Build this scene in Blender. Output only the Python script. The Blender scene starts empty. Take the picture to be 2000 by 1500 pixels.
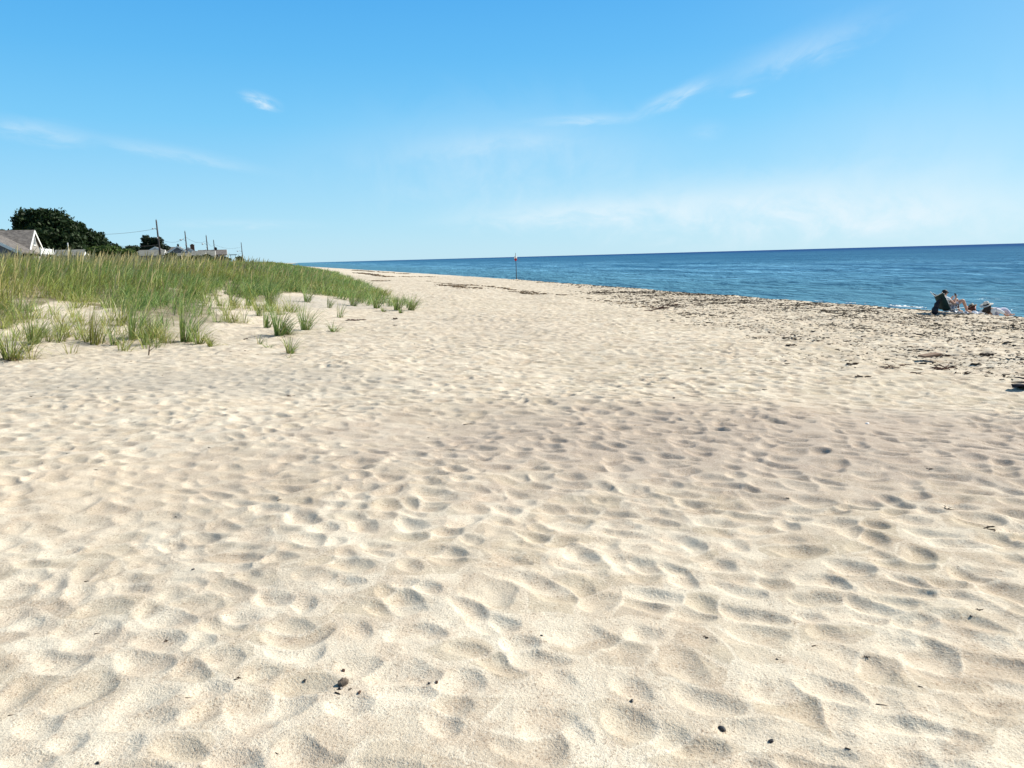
import bpy, bmesh, math, random
import numpy as np
from mathutils import Vector, Matrix
rng = np.random.default_rng(7)
random.seed(7)
SC = bpy.context.scene
COL = SC.collection
R = math.radians
D = bpy.data

# ------------------------------------------------------------------ camera
EYE = np.array([0.0, 0.0, 1.6])
PITCH, ROLL, FPX = R(9.39), R(1.55), 1500.0
F_ = np.array([0, math.cos(PITCH), -math.sin(PITCH)])
U0 = np.array([0, math.sin(PITCH), math.cos(PITCH)])
R0 = np.array([1.0, 0, 0])
Rv = math.cos(ROLL)*R0 - math.sin(ROLL)*U0
Uv = math.cos(ROLL)*U0 + math.sin(ROLL)*R0
cam = D.cameras.new('camera'); co = D.objects.new('camera', cam); COL.objects.link(co)
cam.sensor_width = 36; cam.lens = 36*FPX/2000; cam.clip_start = 0.05; cam.clip_end = 60000
M = Matrix.Identity(4)
for i in range(3):
    M[i][0] = Rv[i]; M[i][1] = Uv[i]; M[i][2] = -F_[i]; M[i][3] = EYE[i]
co.matrix_world = M
SC.camera = co

def ray(u, v):
    d = F_ + (u-1000)/FPX*Rv - (v-750)/FPX*Uv
    return d/np.linalg.norm(d)
def P(u, v, Y):                       # the point seen at (u, v) at forward distance Y
    d = ray(u, v); return EYE + d*(Y/d[1])

# ------------------------------------------------------------------ numpy noise and the terrain
TAB = rng.random((8, 256, 256))
def _tab(k, i, j): return TAB[k % 8, i & 255, j & 255]
def vn(x, y, s, k):                   # smooth value noise in -1..1, feature size s
    x = np.asarray(x, float)/s+k*17.3; y = np.asarray(y, float)/s-k*9.1
    i = np.floor(x).astype(int); j = np.floor(y).astype(int); fx = x-i; fy = y-j
    fx = fx**3*(fx*(fx*6-15)+10); fy = fy**3*(fy*(fy*6-15)+10)
    a = _tab(k,i,j)*(1-fx)+_tab(k,i+1,j)*fx; b = _tab(k,i,j+1)*(1-fx)+_tab(k,i+1,j+1)*fx
    return 2*(a*(1-fy)+b*fy)-1
def ss(a, b, x):
    t = np.clip((x-a)/(b-a), 0, 1); return t*t*(3-2*t)
CN, SN = math.cos(R(15)), math.sin(R(15))
TOE = np.array([(-400,-60),(-60,4),(-25,8.5),(-14,11),(-9.3,12.6),(-6.0,14.6),(-4.3,18.5),(-3.4,25),(-5.3,36),(-13.5,70),(-34,150),(-78,300),(-420,1100),(-2500,5000)], float)
def toe_d(x, y):                      # signed distance to the dune's toe, positive inland
    best = np.full(np.shape(x), 1e9); sg = np.ones(np.shape(x))
    for (ax, ay), (bx, by) in zip(TOE[:-1], TOE[1:]):
        ex, ey = bx-ax, by-ay
        t = np.clip(((x-ax)*ex+(y-ay)*ey)/(ex*ex+ey*ey), 0, 1)
        dx, dy = x-(ax+t*ex), y-(ay+t*ey)
        d = np.hypot(dx, dy); side = np.sign(ex*dy-ey*dx)
        m = d < best-1e-9
        best = np.where(m, d, best); sg = np.where(m, side, sg)
    return best*sg
def sea_s(x, y):                      # distance towards the sea, following the bend of the shore
    s = CN*x+SN*y; t = -SN*x+CN*y
    b = 0.045*25*np.log1p(np.exp(np.clip((t-95)/25, -30, 60)))
    b = np.where(t > 1500, 0.045*1405, b)
    return s+b, t
CREST = 22.6
def H0(x, y):
    x = np.asarray(x, float); y = np.asarray(y, float)
    s, t = sea_s(x, y)
    z = -0.85*ss(0, 1, np.clip((s-0.5)/(CREST-0.5), 0, 1))*0.5 - 0.85*0.5*np.clip((s-0.5)/(CREST-0.5), 0, 1)
    over = s-CREST
    z = z - 0.14*np.where(over > 0, np.sqrt(over*over+0.09)-0.3, 0)
    z = np.maximum(z, -6.0)
    d = toe_d(x, y)
    dune = 1.5*ss(0, 14, d+1.0*vn(x, y, 5, 2)) - 0.5*ss(26, 60, d)
    dune += 0.16*vn(x, y, 7, 3)*ss(2, 9, d)
    z = z + dune
    r = np.hypot(x, y)
    fl = ss(1.0, -2.0, d)
    z = z + 0.05*vn(x, y, 4.5, 4)*ss(2, 6, r)*ss(CREST+1, CREST-4, s) + 0.03*vn(x, y, 1.6, 5)*ss(900, 300, r)
    return z
def pits(x, y, cell, k, sharp=16.0, depth=0.55, want=False):
    gx, gy = x/cell, y/cell
    i0 = np.floor(gx).astype(int); j0 = np.floor(gy).astype(int)
    acc = np.zeros(np.shape(x)); best = np.full(np.shape(x), 9.0); sec = best.copy(); tnt = np.zeros(np.shape(x))
    for di in (-1, 0, 1):
        for dj in (-1, 0, 1):
            i, j = i0+di, j0+dj
            cx = i+0.1+0.8*_tab(k, i, j); cy = j+0.1+0.8*_tab(k+1, i, j)
            ph = _tab(k+2, i, j)*math.pi; el = 0.75+0.75*_tab(k+3, i, j)
            b = depth*_tab(k+4, i, j)**1.3
            dx, dy = gx-cx, gy-cy
            a1 = dx*np.cos(ph)+dy*np.sin(ph); a2 = -dx*np.sin(ph)+dy*np.cos(ph)
            q = (a1*a1*el+a2*a2/el)*1.7+b
            acc += np.exp(-sharp*q)
            if want:
                m = q < best; sec = np.where(m, best, np.minimum(sec, q)); best = np.where(m, q, best); tnt = np.where(m, _tab(k+5, i, j), tnt)
    v = np.minimum(-np.log(acc+1e-12)/sharp, 1.05)
    return (v, tnt*ss(0.0, 0.20, sec-best)) if want else v
def fine(x, y, want=False):
    r = np.hypot(x, y); s, t = sea_s(x, y); d = toe_d(x, y)
    qx = 0.94*x-0.34*y; qy = 0.34*x+0.94*y                    # feet drag the sand mostly one way: prints a little longer across
    wx = qx*0.80+0.07*vn(x, y, 0.6, 1)+0.040*vn(x, y, 0.19, 6)+0.008*vn(x, y, 0.09, 2); wy = qy*1.05+0.07*vn(x, y, 0.6, 3)+0.040*vn(x, y, 0.19, 7)+0.008*vn(x, y, 0.09, 5)
    big, tnt = pits(wx, wy, 0.198, 0, 60, 0.30, True)
    sml = pits(wx+3.3, wy-7.1, 0.13, 2, 26)
    m = 0.85+0.3*vn(x, y, 1.7, 5)
    soft = ss(5.5, -0.5, d)*0.65+0.35                      # calmer, drifted sand on the dune
    right = 0.82+0.36*ss(-2, 5, s)+0.7*ss(9, 14, s)
    h = 0.080*big*m*soft*right + 0.015*sml*ss(-0.5, 0.6, vn(x, y, 0.9, 6))*soft*right
    h += 0.014*vn(wx, wy, 0.55, 4)+0.003*vn(x, y, 0.12, 2)+0.0015*vn(x, y, 0.05, 1)
    h *= ss(30+8, 20+8, s)
    h = h-0.035
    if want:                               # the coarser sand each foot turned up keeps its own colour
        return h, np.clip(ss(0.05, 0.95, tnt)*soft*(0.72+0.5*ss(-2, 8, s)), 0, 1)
    return h
def Hh(x, y): return H0(x, y)+fine(x, y)
def hit(u, v, off=0.0):
    d = ray(u, v)
    tt = np.exp(np.linspace(math.log(1.2), math.log(900), 6000))
    px = EYE[0]+d[0]*tt; py = EYE[1]+d[1]*tt; pz = EYE[2]+d[2]*tt
    b = pz < Hh(px, py)
    k = int(np.argmax(b)) if b.any() else len(tt)-1
    return float(px[k]), float(py[k]), float(Hh(px[k:k+1], py[k:k+1])[0])+off
def gz(x, y): return float(Hh(np.array([x]), np.array([y]))[0])

# ------------------------------------------------------------------ helpers
def tag(o, label=None, cat=None, group=None, kind=None):
    if label: o['label'] = label
    if cat: o['category'] = cat
    if group: o['group'] = group
    if kind: o['kind'] = kind
    return o
def empty(name, loc, rz=0.0):
    o = D.objects.new(name, None); COL.objects.link(o); o.location = loc; o.rotation_euler = (0, 0, rz)
    o.empty_display_size = 0.2
    return o
def link(name, me, mat=None, parent=None, loc=None):
    o = D.objects.new(name, me); COL.objects.link(o)
    if mat is not None:
        for m_ in (mat if isinstance(mat, (list, tuple)) else [mat]): me.materials.append(m_)
    if parent is not None: o.parent = parent
    if loc is not None: o.location = loc
    return o
def np_mesh(name, V, Q, smooth=True, col=None):
    me = D.meshes.new(name); V = np.asarray(V, np.float32); Q = np.asarray(Q, np.int32)
    k = Q.shape[1]
    me.vertices.add(len(V)); me.vertices.foreach_set('co', V.ravel())
    me.loops.add(Q.size); me.loops.foreach_set('vertex_index', Q.ravel())
    me.polygons.add(len(Q)); me.polygons.foreach_set('loop_start', np.arange(0, Q.size, k, dtype=np.int32))
    me.polygons.foreach_set('loop_total', np.full(len(Q), k, np.int32))
    me.polygons.foreach_set('use_smooth', np.full(len(Q), smooth))
    if col is not None:
        at = me.color_attributes.new('Col', 'FLOAT_COLOR', 'POINT')
        c4 = np.ones((len(V), 4), np.float32); c4[:, :3] = col; at.data.foreach_set('color', c4.ravel())
    me.update(calc_edges=True)
    return me
class MB:                                # collects primitives into ONE mesh
    def __init__(s): s.bm = bmesh.new()
    def box(s, a, b, bevel=0.0, mat=None):
        ret = bmesh.ops.create_cube(s.bm, size=1.0)['verts']
        a = Vector(a); b = Vector(b); c = (a+b)/2; d = b-a
        for v in ret: v.co = Vector((v.co.x*d.x, v.co.y*d.y, v.co.z*d.z))+c
        if bevel:
            es = list({e for v in ret for e in v.link_edges})
            r2 = bmesh.ops.bevel(s.bm, geom=es, offset=bevel, segments=1, affect='EDGES', profile=0.5)
            ret = list({v for f in r2['faces'] for v in f.verts} | {v for v in ret if v.is_valid})
        if mat is not None:
            for v in ret: v.co = mat @ v.co
        return s
    def tube(s, pts, rad, n=8, cap=True):
        pts = [Vector(p) for p in pts]
        if not isinstance(rad, (list, tuple)): rad = [rad]*len(pts)
        rings = []
        for i, p in enumerate(pts):
            t = (pts[min(i+1, len(pts)-1)]-pts[max(i-1, 0)]).normalized()
            ref = Vector((0, 0, 1)) if abs(t.z) < 0.9 else Vector((0, 1, 0))
            a = t.cross(ref).normalized(); b = t.cross(a).normalized()
            rings.append([s.bm.verts.new(p+rad[i]*(a*math.cos(2*math.pi*k/n)+b*math.sin(2*math.pi*k/n))) for k in range(n)])
        for q, w in zip(rings[:-1], rings[1:]):
            for k in range(n): s.bm.faces.new((q[k], q[(k+1) % n], w[(k+1) % n], w[k]))
        if cap:
            s.bm.faces.new(rings[0]); s.bm.faces.new(rings[-1][::-1])
        return s
    def poly(s, pts): s.bm.faces.new([s.bm.verts.new(Vector(p)) for p in pts]); return s
    def prism(s, pts, off):              # closed prism of a polygon pushed by the vector off
        off = Vector(off); a = [s.bm.verts.new(Vector(p)) for p in pts]; b = [s.bm.verts.new(Vector(p)+off) for p in pts]
        n = len(a); s.bm.faces.new(a); s.bm.faces.new(b[::-1])
        for k in range(n): s.bm.faces.new((a[k], b[k], b[(k+1) % n], a[(k+1) % n]))
        return s
    def ball(s, c, r, sub=2, jit=0.0, mat=None):
        vs = bmesh.ops.create_icosphere(s.bm, subdivisions=sub, radius=1.0)['verts']
        r = (r, r, r) if isinstance(r, (int, float)) else r
        for v in vs:
            k = 1+jit*(random.random()-0.5)*2
            q = Vector((v.co.x*r[0]*k, v.co.y*r[1]*k, v.co.z*r[2]*k))
            v.co = (mat @ q if mat is not None else q)+Vector(c)
        return s
    def lathe(s, prof, c=(0,0,0), n=24, mat=None, wav=None):
        rings = []
        for (r, z) in prof:
            ring = []
            for k in range(n):
                a = 2*math.pi*k/n; dz = wav(a, r) if wav else 0
                q = Vector((r*math.cos(a), r*math.sin(a), z+dz))
                ring.append(s.bm.verts.new((mat @ q if mat is not None else q)+Vector(c)))
            rings.append(ring)
        for q, w in zip(rings[:-1], rings[1:]):
            for k in range(n): s.bm.faces.new((q[k], q[(k+1) % n], w[(k+1) % n], w[k]))
        return s
    def build(s, name, mat, parent=None, smooth=False, solid=0.0):
        bmesh.ops.recalc_face_normals(s.bm, faces=s.bm.faces[:])
        me = D.meshes.new(name); s.bm.to_mesh(me); s.bm.free()
        if smooth:
            for p in me.polygons: p.use_smooth = True
        o = link(name, me, mat, parent)
        if solid:
            md = o.modifiers.new('thickness', 'SOLIDIFY'); md.thickness = solid
        return o

# ------------------------------------------------------------------ materials
def newmat(name):
    m = D.materials.new(name); m.use_nodes = True; nt = m.node_tree
    for n in list(nt.nodes):
        if n.type != 'OUTPUT_MATERIAL': nt.nodes.remove(n)
    out = [n for n in nt.nodes if n.type == 'OUTPUT_MATERIAL'][0]
    return m, nt, out
class NT:
    def __init__(s, nt): s.nt = nt
    def n(s, t, **kw):
        nd = s.nt.nodes.new(t)
        for k, v in kw.items():
            if k.startswith('i_'):
                key = k[2:]; key = int(key) if key.isdigit() else key.replace('_', ' ')
                s.set(nd.inputs[key], v)
            else: setattr(nd, k, v)
        return nd
    def set(s, inp, v):
        if hasattr(v, 'is_output'): s.nt.links.new(v, inp)
        else: inp.default_value = v
    def math(s, op, a, b=0.0, c=None, clamp=False):
        nd = s.n('ShaderNodeMath', operation=op, use_clamp=clamp); s.set(nd.inputs[0], a); s.set(nd.inputs[1], b)
        if c is not None: s.set(nd.inputs[2], c)
        return nd.outputs[0]
    def mix(s, f, a, b, mode='MIX'):
        nd = s.n('ShaderNodeMix', data_type='RGBA', blend_type=mode)
        s.set(nd.inputs[0], f); s.set(nd.inputs[6], a); s.set(nd.inputs[7], b); return nd.outputs[2]
    def ramp(s, f, a, b, lo=0.0, hi=1.0, smooth=True):
        nd = s.n('ShaderNodeMapRange', interpolation_type='SMOOTHSTEP' if smooth else 'LINEAR')
        s.set(nd.inputs[0], f); nd.inputs[1].default_value = a; nd.inputs[2].default_value = b
        nd.inputs[3].default_value = lo; nd.inputs[4].default_value = hi; return nd.outputs[0]
    def noise(s, vec, scale, detail=3.0, rough=0.5, dist=0.0):
        nd = s.n('ShaderNodeTexNoise'); s.set(nd.inputs['Vector'], vec); nd.inputs['Scale'].default_value = scale
        nd.inputs['Detail'].default_value = detail; nd.inputs['Roughness'].default_value = rough; nd.inputs['Distortion'].default_value = dist
        return nd.outputs[0]
    def mapping(s, vec, loc=(0,0,0), rot=(0,0,0), scale=(1,1,1), typ='POINT'):
        nd = s.n('ShaderNodeMapping', vector_type=typ); s.set(nd.inputs[0], vec)
        nd.inputs[1].default_value = loc; nd.inputs[2].default_value = rot; nd.inputs[3].default_value = scale; return nd.outputs[0]
def c4(c): return (c[0], c[1], c[2], 1.0)
def simple(name, col, col2=None, scale=8.0, rough=0.8, bump=0.0, spec=0.3, stretch=(1,1,1), metallic=0.0):
    m, nt, out = newmat(name); N = NT(nt)
    tc = N.n('ShaderNodeTexCoord').outputs['Object']
    v = N.mapping(tc, scale=stretch)
    f = N.noise(v, scale, 5, 0.6)
    c = N.mix(N.ramp(f, 0.35, 0.65), c4(col), c4(col2 if col2 else tuple(k*0.8 for k in col)))
    b = N.n('ShaderNodeBsdfPrincipled'); N.set(b.inputs['Base Color'], c); b.inputs['Roughness'].default_value = rough
    b.inputs['Specular IOR Level'].default_value = spec; b.inputs['Metallic'].default_value = metallic
    if bump:
        bp = N.n('ShaderNodeBump'); bp.inputs['Distance'].default_value = bump; N.set(bp.inputs['Height'], f)
        N.set(b.inputs['Normal'], bp.outputs[0])
    nt.links.new(b.outputs[0], out.inputs[0]); return m
def leafmat(name, trans=0.3, rough=0.6, spec=0.25):
    m, nt, out = newmat(name); N = NT(nt)
    at = N.n('ShaderNodeVertexColor', layer_name='Col').outputs[0]
    tc = N.n('ShaderNodeTexCoord').outputs['Object']
    c = N.mix(N.noise(tc, 3.0, 3), at, N.mix(1.0, at, (0.6, 0.62, 0.5, 1), 'MULTIPLY'))
    b = N.n('ShaderNodeBsdfPrincipled'); N.set(b.inputs['Base Color'], c); b.inputs['Roughness'].default_value = rough
    b.inputs['Specular IOR Level'].default_value = spec
    t = N.n('ShaderNodeBsdfTranslucent'); N.set(t.inputs[0], c)
    mx = N.n('ShaderNodeMixShader'); mx.inputs[0].default_value = trans
    nt.links.new(b.outputs[0], mx.inputs[1]); nt.links.new(t.outputs[0], mx.inputs[2]); nt.links.new(mx.outputs[0], out.inputs[0])
    return m

def sand_material():
    m, nt, out = newmat('sand'); N = NT(nt)
    pos = N.n('ShaderNodeNewGeometry').outputs['Position']
    big = N.noise(pos, 0.22, 4, 0.55); mid = N.noise(pos, 1.7, 4, 0.6); sm = N.noise(pos, 5.5, 3, 0.6)
    g1 = N.noise(pos, 95.0, 2, 0.7); g2 = N.noise(pos, 240.0, 2, 0.7); g3 = N.noise(pos, 30.0, 4, 0.65)
    c = N.mix(N.ramp(mid, 0.38, 0.64), c4(SAND_A), c4(SAND_B))
    c = N.mix(N.math('MULTIPLY', N.ramp(sm, 0.45, 0.62), 0.55), c, c4(SAND_C))
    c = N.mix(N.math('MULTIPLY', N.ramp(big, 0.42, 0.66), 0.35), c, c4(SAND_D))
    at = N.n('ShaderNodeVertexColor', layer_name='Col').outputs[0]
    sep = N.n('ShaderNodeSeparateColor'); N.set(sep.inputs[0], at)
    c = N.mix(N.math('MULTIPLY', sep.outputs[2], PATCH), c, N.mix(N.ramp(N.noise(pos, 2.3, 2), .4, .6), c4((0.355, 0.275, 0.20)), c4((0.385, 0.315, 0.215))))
    # broad tan and grey patches blended over the sand
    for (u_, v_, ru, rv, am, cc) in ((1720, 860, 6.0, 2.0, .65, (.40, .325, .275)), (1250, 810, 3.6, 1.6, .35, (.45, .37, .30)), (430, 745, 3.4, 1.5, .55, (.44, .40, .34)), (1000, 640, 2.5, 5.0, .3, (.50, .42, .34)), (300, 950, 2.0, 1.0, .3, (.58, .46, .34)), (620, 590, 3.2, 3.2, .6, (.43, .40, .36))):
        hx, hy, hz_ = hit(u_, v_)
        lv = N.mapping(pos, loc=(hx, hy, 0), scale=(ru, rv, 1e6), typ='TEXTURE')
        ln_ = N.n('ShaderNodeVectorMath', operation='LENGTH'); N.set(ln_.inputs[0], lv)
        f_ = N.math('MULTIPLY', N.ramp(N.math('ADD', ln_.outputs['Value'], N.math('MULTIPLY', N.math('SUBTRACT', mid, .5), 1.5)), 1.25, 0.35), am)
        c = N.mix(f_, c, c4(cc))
    # coarse grains: pale and dark specks
    spk = N.math('MULTIPLY', N.ramp(g1, 0.56, 0.68), N.ramp(sm, 0.25, 0.6, 0.35, 1.0))
    c = N.mix(N.math('MULTIPLY', spk, 0.75), c, c4((0.24, 0.17, 0.12)))
    c = N.mix(N.math('MULTIPLY', N.ramp(g1, 0.42, 0.32), 0.35), c, c4((0.86, 0.82, 0.72)))
    c = N.mix(N.math('MULTIPLY', N.ramp(g2, 0.58, 0.70), 0.75), c, c4((0.14, 0.11, 0.09)))
    # litter among the dune grass
    lit = N.math('MULTIPLY', sep.outputs[0], N.ramp(N.noise(pos, 2.2, 5, 0.7), 0.3, 0.6, 0.5, 1.0))
    c = N.mix(lit, c, N.mix(N.noise(pos, 9, 3), c4((0.10, 0.085, 0.04)), c4((0.16, 0.14, 0.07))))
    # wet sand by the water
    c = N.mix(sep.outputs[1], c, c4((0.20, 0.155, 0.105)))
    b = N.n('ShaderNodeBsdfPrincipled'); N.set(b.inputs['Base Color'], c)
    N.set(b.inputs['Roughness'], N.math('SUBTRACT', 0.95, N.math('MULTIPLY', sep.outputs[1], 0.55)))
    b.inputs['Specular IOR Level'].default_value = 0.15
    h = N.math('ADD', N.math('MULTIPLY', g1, 0.0055), N.math('ADD', N.math('MULTIPLY', g2, 0.0016), N.math('MULTIPLY', g3, 0.006)))
    bp = N.n('ShaderNodeBump'); bp.inputs['Distance'].default_value = 1.0; bp.inputs['Strength'].default_value = 0.8
    N.set(bp.inputs['Height'], h); N.set(b.inputs['Normal'], bp.outputs[0])
    nt.links.new(b.outputs[0], out.inputs[0]); return m
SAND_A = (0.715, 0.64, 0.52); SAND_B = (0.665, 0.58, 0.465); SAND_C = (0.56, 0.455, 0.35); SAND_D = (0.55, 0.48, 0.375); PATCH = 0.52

def water_material():
    m, nt, out = newmat('sea_water'); N = NT(nt)
    pos = N.n('ShaderNodeNewGeometry').outputs['Position']
    sh = N.mapping(pos, rot=(0, 0, R(-15)))                     # x' = off the shore, y' = along it
    st = N.mapping(sh, scale=(1.0, 0.35, 1.0))
    far = N.mapping(sh, scale=(0.06, 0.012, 1.0))
    band = N.noise(far, 1.0, 4, 0.6, 0.4)
    w1 = N.noise(st, 2.6, 5, 0.65); w2 = N.noise(st, 0.7, 5, 0.65, 0.5); w3 = N.noise(st, 0.16, 4, 0.65)
    c = N.mix(N.ramp(band, 0.38, 0.62), c4(SEA_A), c4(SEA_B))
    sep = N.n('ShaderNodeSeparateXYZ'); N.set(sep.inputs[0], sh)
    shal = N.ramp(sep.outputs[0], 28.0, 95.0, 1.0, 0.0)
    c = N.mix(N.math('MULTIPLY', shal, 0.75), c, c4(SEA_C))
    deep = N.ramp(sep.outputs[0], 120.0, 1500.0, 0.0, 1.0)
    c = N.mix(deep, c, c4(SEA_D))
    # pale slick streaks parallel to the beach
    stv = N.mapping(sh, scale=(0.11, 0.018, 1.0), loc=(3.1, 0.4, 0))
    slick = N.math('MULTIPLY', N.ramp(N.noise(stv, 1.0, 5, 0.62, 0.6), 0.42, 0.62), N.ramp(sep.outputs[0], 36.0, 60.0))
    slick = N.math('MULTIPLY', slick, N.ramp(sep.outputs[0], 80.0, 210.0, 1.0, 0.0))
    slick = N.math('MULTIPLY', slick, N.ramp(w2, 0.30, 0.62, 0.25, 1.0))
    c = N.mix(N.math('MULTIPLY', slick, 0.7), c, c4((0.16, 0.40, 0.60)))
    rip = N.noise(N.mapping(sh, scale=(0.9, 0.22, 1.0)), 1.0, 6, 0.7, 0.3)
    c = N.mix(N.ramp(rip, .40, .62), c, N.mix(1.0, c, (1.55, 1.4, 1.3, 1), 'MULTIPLY'))  # ripples brightened in the colour, standing in for wave faces reflecting sky
    df = N.n('ShaderNodeBsdfDiffuse'); N.set(df.inputs[0], c); gl = N.n('ShaderNodeBsdfGlossy'); gl.inputs['Roughness'].default_value = 0.28; gl.inputs[0].default_value = (.8, .9, 1, 1)
    mx = N.n('ShaderNodeMixShader'); mx.inputs[0].default_value = 0.10; nt.links.new(df.outputs[0], mx.inputs[1]); nt.links.new(gl.outputs[0], mx.inputs[2])
    h = N.math('ADD', N.math('MULTIPLY', w1, 0.16), N.math('ADD', N.math('MULTIPLY', w2, 0.7), N.math('MULTIPLY', w3, 1.9)))
    bp = N.n('ShaderNodeBump'); bp.inputs['Distance'].default_value = 1.0; bp.inputs['Strength'].default_value = 1.0
    N.set(bp.inputs['Height'], h); N.set(df.inputs['Normal'], bp.outputs[0]); N.set(gl.inputs['Normal'], bp.outputs[0])
    nt.links.new(mx.outputs[0], out.inputs[0]); return m
SEA_A = (0.018, 0.096, 0.195); SEA_B = (0.032, 0.130, 0.235); SEA_C = (0.08, 0.215, 0.30); SEA_D = (0.003, 0.040, 0.155)

MS = {}
MS['leaf'] = leafmat('leaf'); MS['grass'] = leafmat('grass_blade', 0.28, 0.45, 0.35)
MS['bark'] = simple('bark', (0.09, 0.075, 0.06), (0.05, 0.042, 0.035), 6, 0.9, 0.02)
MS['shingle'] = simple('weathered_shingle', (0.20, 0.18, 0.165), (0.10, 0.09, 0.085), 2.6, 0.9, 0.03, stretch=(1, 1, 3))
MS['shingle2'] = simple('pale_roof_shingle', (0.21, 0.215, 0.195), (0.14, 0.14, 0.13), 2.0, 0.9, 0.02, stretch=(1, 1, 3))
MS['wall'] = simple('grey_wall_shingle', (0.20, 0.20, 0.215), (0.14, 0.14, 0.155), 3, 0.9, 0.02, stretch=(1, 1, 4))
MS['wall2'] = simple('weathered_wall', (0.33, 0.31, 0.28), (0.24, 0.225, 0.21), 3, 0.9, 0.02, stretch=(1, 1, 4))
MS['trim'] = simple('white_trim', (0.80, 0.80, 0.78), (0.72, 0.72, 0.70), 5, 0.6)
MS['glass'] = simple('window_glass', (0.03, 0.04, 0.05), (0.05, 0.06, 0.07), 2, 0.08, spec=0.6)
MS['brick'] = simple('chimney_brick', (0.17, 0.085, 0.055), (0.10, 0.05, 0.04), 7, 0.9, 0.01)
MS['darkwood'] = simple('dark_wood', (0.05, 0.04, 0.035), (0.03, 0.025, 0.02), 5, 0.85)
MS['pole'] = simple('pole_wood', (0.085, 0.075, 0.075), (0.045, 0.04, 0.04), 3, 0.9, stretch=(3, 3, 0.4))
MS['wire'] = simple('wire_rubber', (0.03, 0.03, 0.035), None, 3, 0.6)
MS['metal'] = simple('galvanised_metal', (0.35, 0.36, 0.38), (0.25, 0.26, 0.28), 6, 0.45, metallic=0.6)
MS['lampwhite'] = simple('lamp_housing', (0.82, 0.82, 0.80), (0.74, 0.74, 0.72), 6, 0.4)
MS['red'] = simple('red_cloth', (0.55, 0.03, 0.03), (0.4, 0.02, 0.02), 6, 0.8)
MS['stone'] = simple('grey_stone', (0.16, 0.125, 0.095), (0.07, 0.055, 0.045), 60, 0.8, 0.004)
MS['stone2'] = simple('brown_pebble', (0.10, 0.05, 0.035), (0.05, 0.03, 0.02), 70, 0.7, 0.003)
MS['black'] = simple('black_pebble', (0.02, 0.018, 0.02), (0.04, 0.035, 0.035), 50, 0.35, 0.002)
MS['weed'] = simple('dry_seaweed', (0.022, 0.014, 0.010), (0.055, 0.028, 0.015), 25, 0.75, 0.003)
MS['redweed'] = simple('reddish_seaweed', (0.11, 0.045, 0.025), (0.06, 0.028, 0.02), 18, 0.8, 0.003)
MS['drift'] = simple('driftwood', (0.30, 0.20, 0.14), (0.20, 0.13, 0.09), 10, 0.85, 0.004, stretch=(1, 6, 6))
MS['twig'] = simple('twig_bark', (0.05, 0.032, 0.02), (0.09, 0.055, 0.035), 30, 0.85, 0.001)
MS['shell'] = simple('shell_white', (0.78, 0.76, 0.74), (0.6, 0.58, 0.62), 30, 0.4)
MS['green'] = simple('chair_green_canvas', (0.006, 0.034, 0.036), (0.004, 0.026, 0.030), 20, 0.75)
MS['white'] = simple('white_cotton', (0.80, 0.80, 0.80), (0.70, 0.71, 0.74), 9, 0.85, 0.004)
MS['lav'] = simple('lavender_linen', (0.60, 0.58, 0.70), (0.45, 0.43, 0.56), 10, 0.85, 0.006)
MS['shorts'] = simple('patterned_cotton', (0.68, 0.68, 0.74), (0.06, 0.06, 0.11), 14, 0.85)
MS['skin'] = simple('skin', (0.58, 0.34, 0.25), (0.50, 0.27, 0.19), 8, 0.5)
MS['skinp'] = simple('reddened_skin', (0.60, 0.26, 0.19), (0.52, 0.22, 0.17), 8, 0.5)
MS['hair'] = simple('dark_hair', (0.012, 0.009, 0.008), (0.03, 0.02, 0.015), 30, 0.55, 0.004, stretch=(1, 1, 0.2))
MS['auburn'] = simple('auburn_hair', (0.13, 0.035, 0.015), (0.07, 0.02, 0.01), 30, 0.5, 0.004, stretch=(1, 1, 0.2))
MS['straw'] = simple('straw_weave', (0.52, 0.46, 0.36), (0.38, 0.33, 0.25), 30, 0.8, 0.003)
MS['palestraw'] = simple('pale_straw_weave', (0.62, 0.60, 0.54), (0.48, 0.46, 0.42), 30, 0.8, 0.003)
MS['ribbon'] = simple('dark_ribbon', (0.10, 0.09, 0.08), None, 10, 0.8)
MS['bag'] = simple('black_nylon', (0.012, 0.012, 0.018), (0.02, 0.02, 0.03), 12, 0.6, 0.003)
MS['towel'] = simple('white_towel', (0.84, 0.83, 0.84), (0.74, 0.73, 0.78), 15, 0.95, 0.006)
MS['phone'] = simple('phone_glass', (0.015, 0.015, 0.02), None, 8, 0.2)

# ------------------------------------------------------------------ the grass area (also used for the litter colour of the sand)
EDGE_PX = [(-60,655),(0,640),(50,618),(110,590),(190,590),(235,618),(262,648),(330,660),(405,660),(425,625),(400,590),(425,566),(455,580),(520,590),(560,572),(600,574),(640,580),(700,592),(745,600),(806,603)]
EDGE = [hit(u, v)[:2] for u, v in EDGE_PX]
GP = np.array([(-150, 30)]+EDGE+[(-3.6, 28.5), (-5.8, 37), (-14, 70), (-34.5, 150), (-79, 300), (-420, 1100), (-900, 1100)])
def inside(x, y, poly):
    r = np.zeros(np.shape(x), bool); n = len(poly)
    for k in range(n):
        x1, y1 = poly[k]; x2, y2 = poly[(k+1) % n]
        if y1 == y2: continue
        c = ((y1 > y) != (y2 > y)) & (x < (x2-x1)*(y-y1)/(y2-y1)+x1)
        r ^= c
    return r

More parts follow.
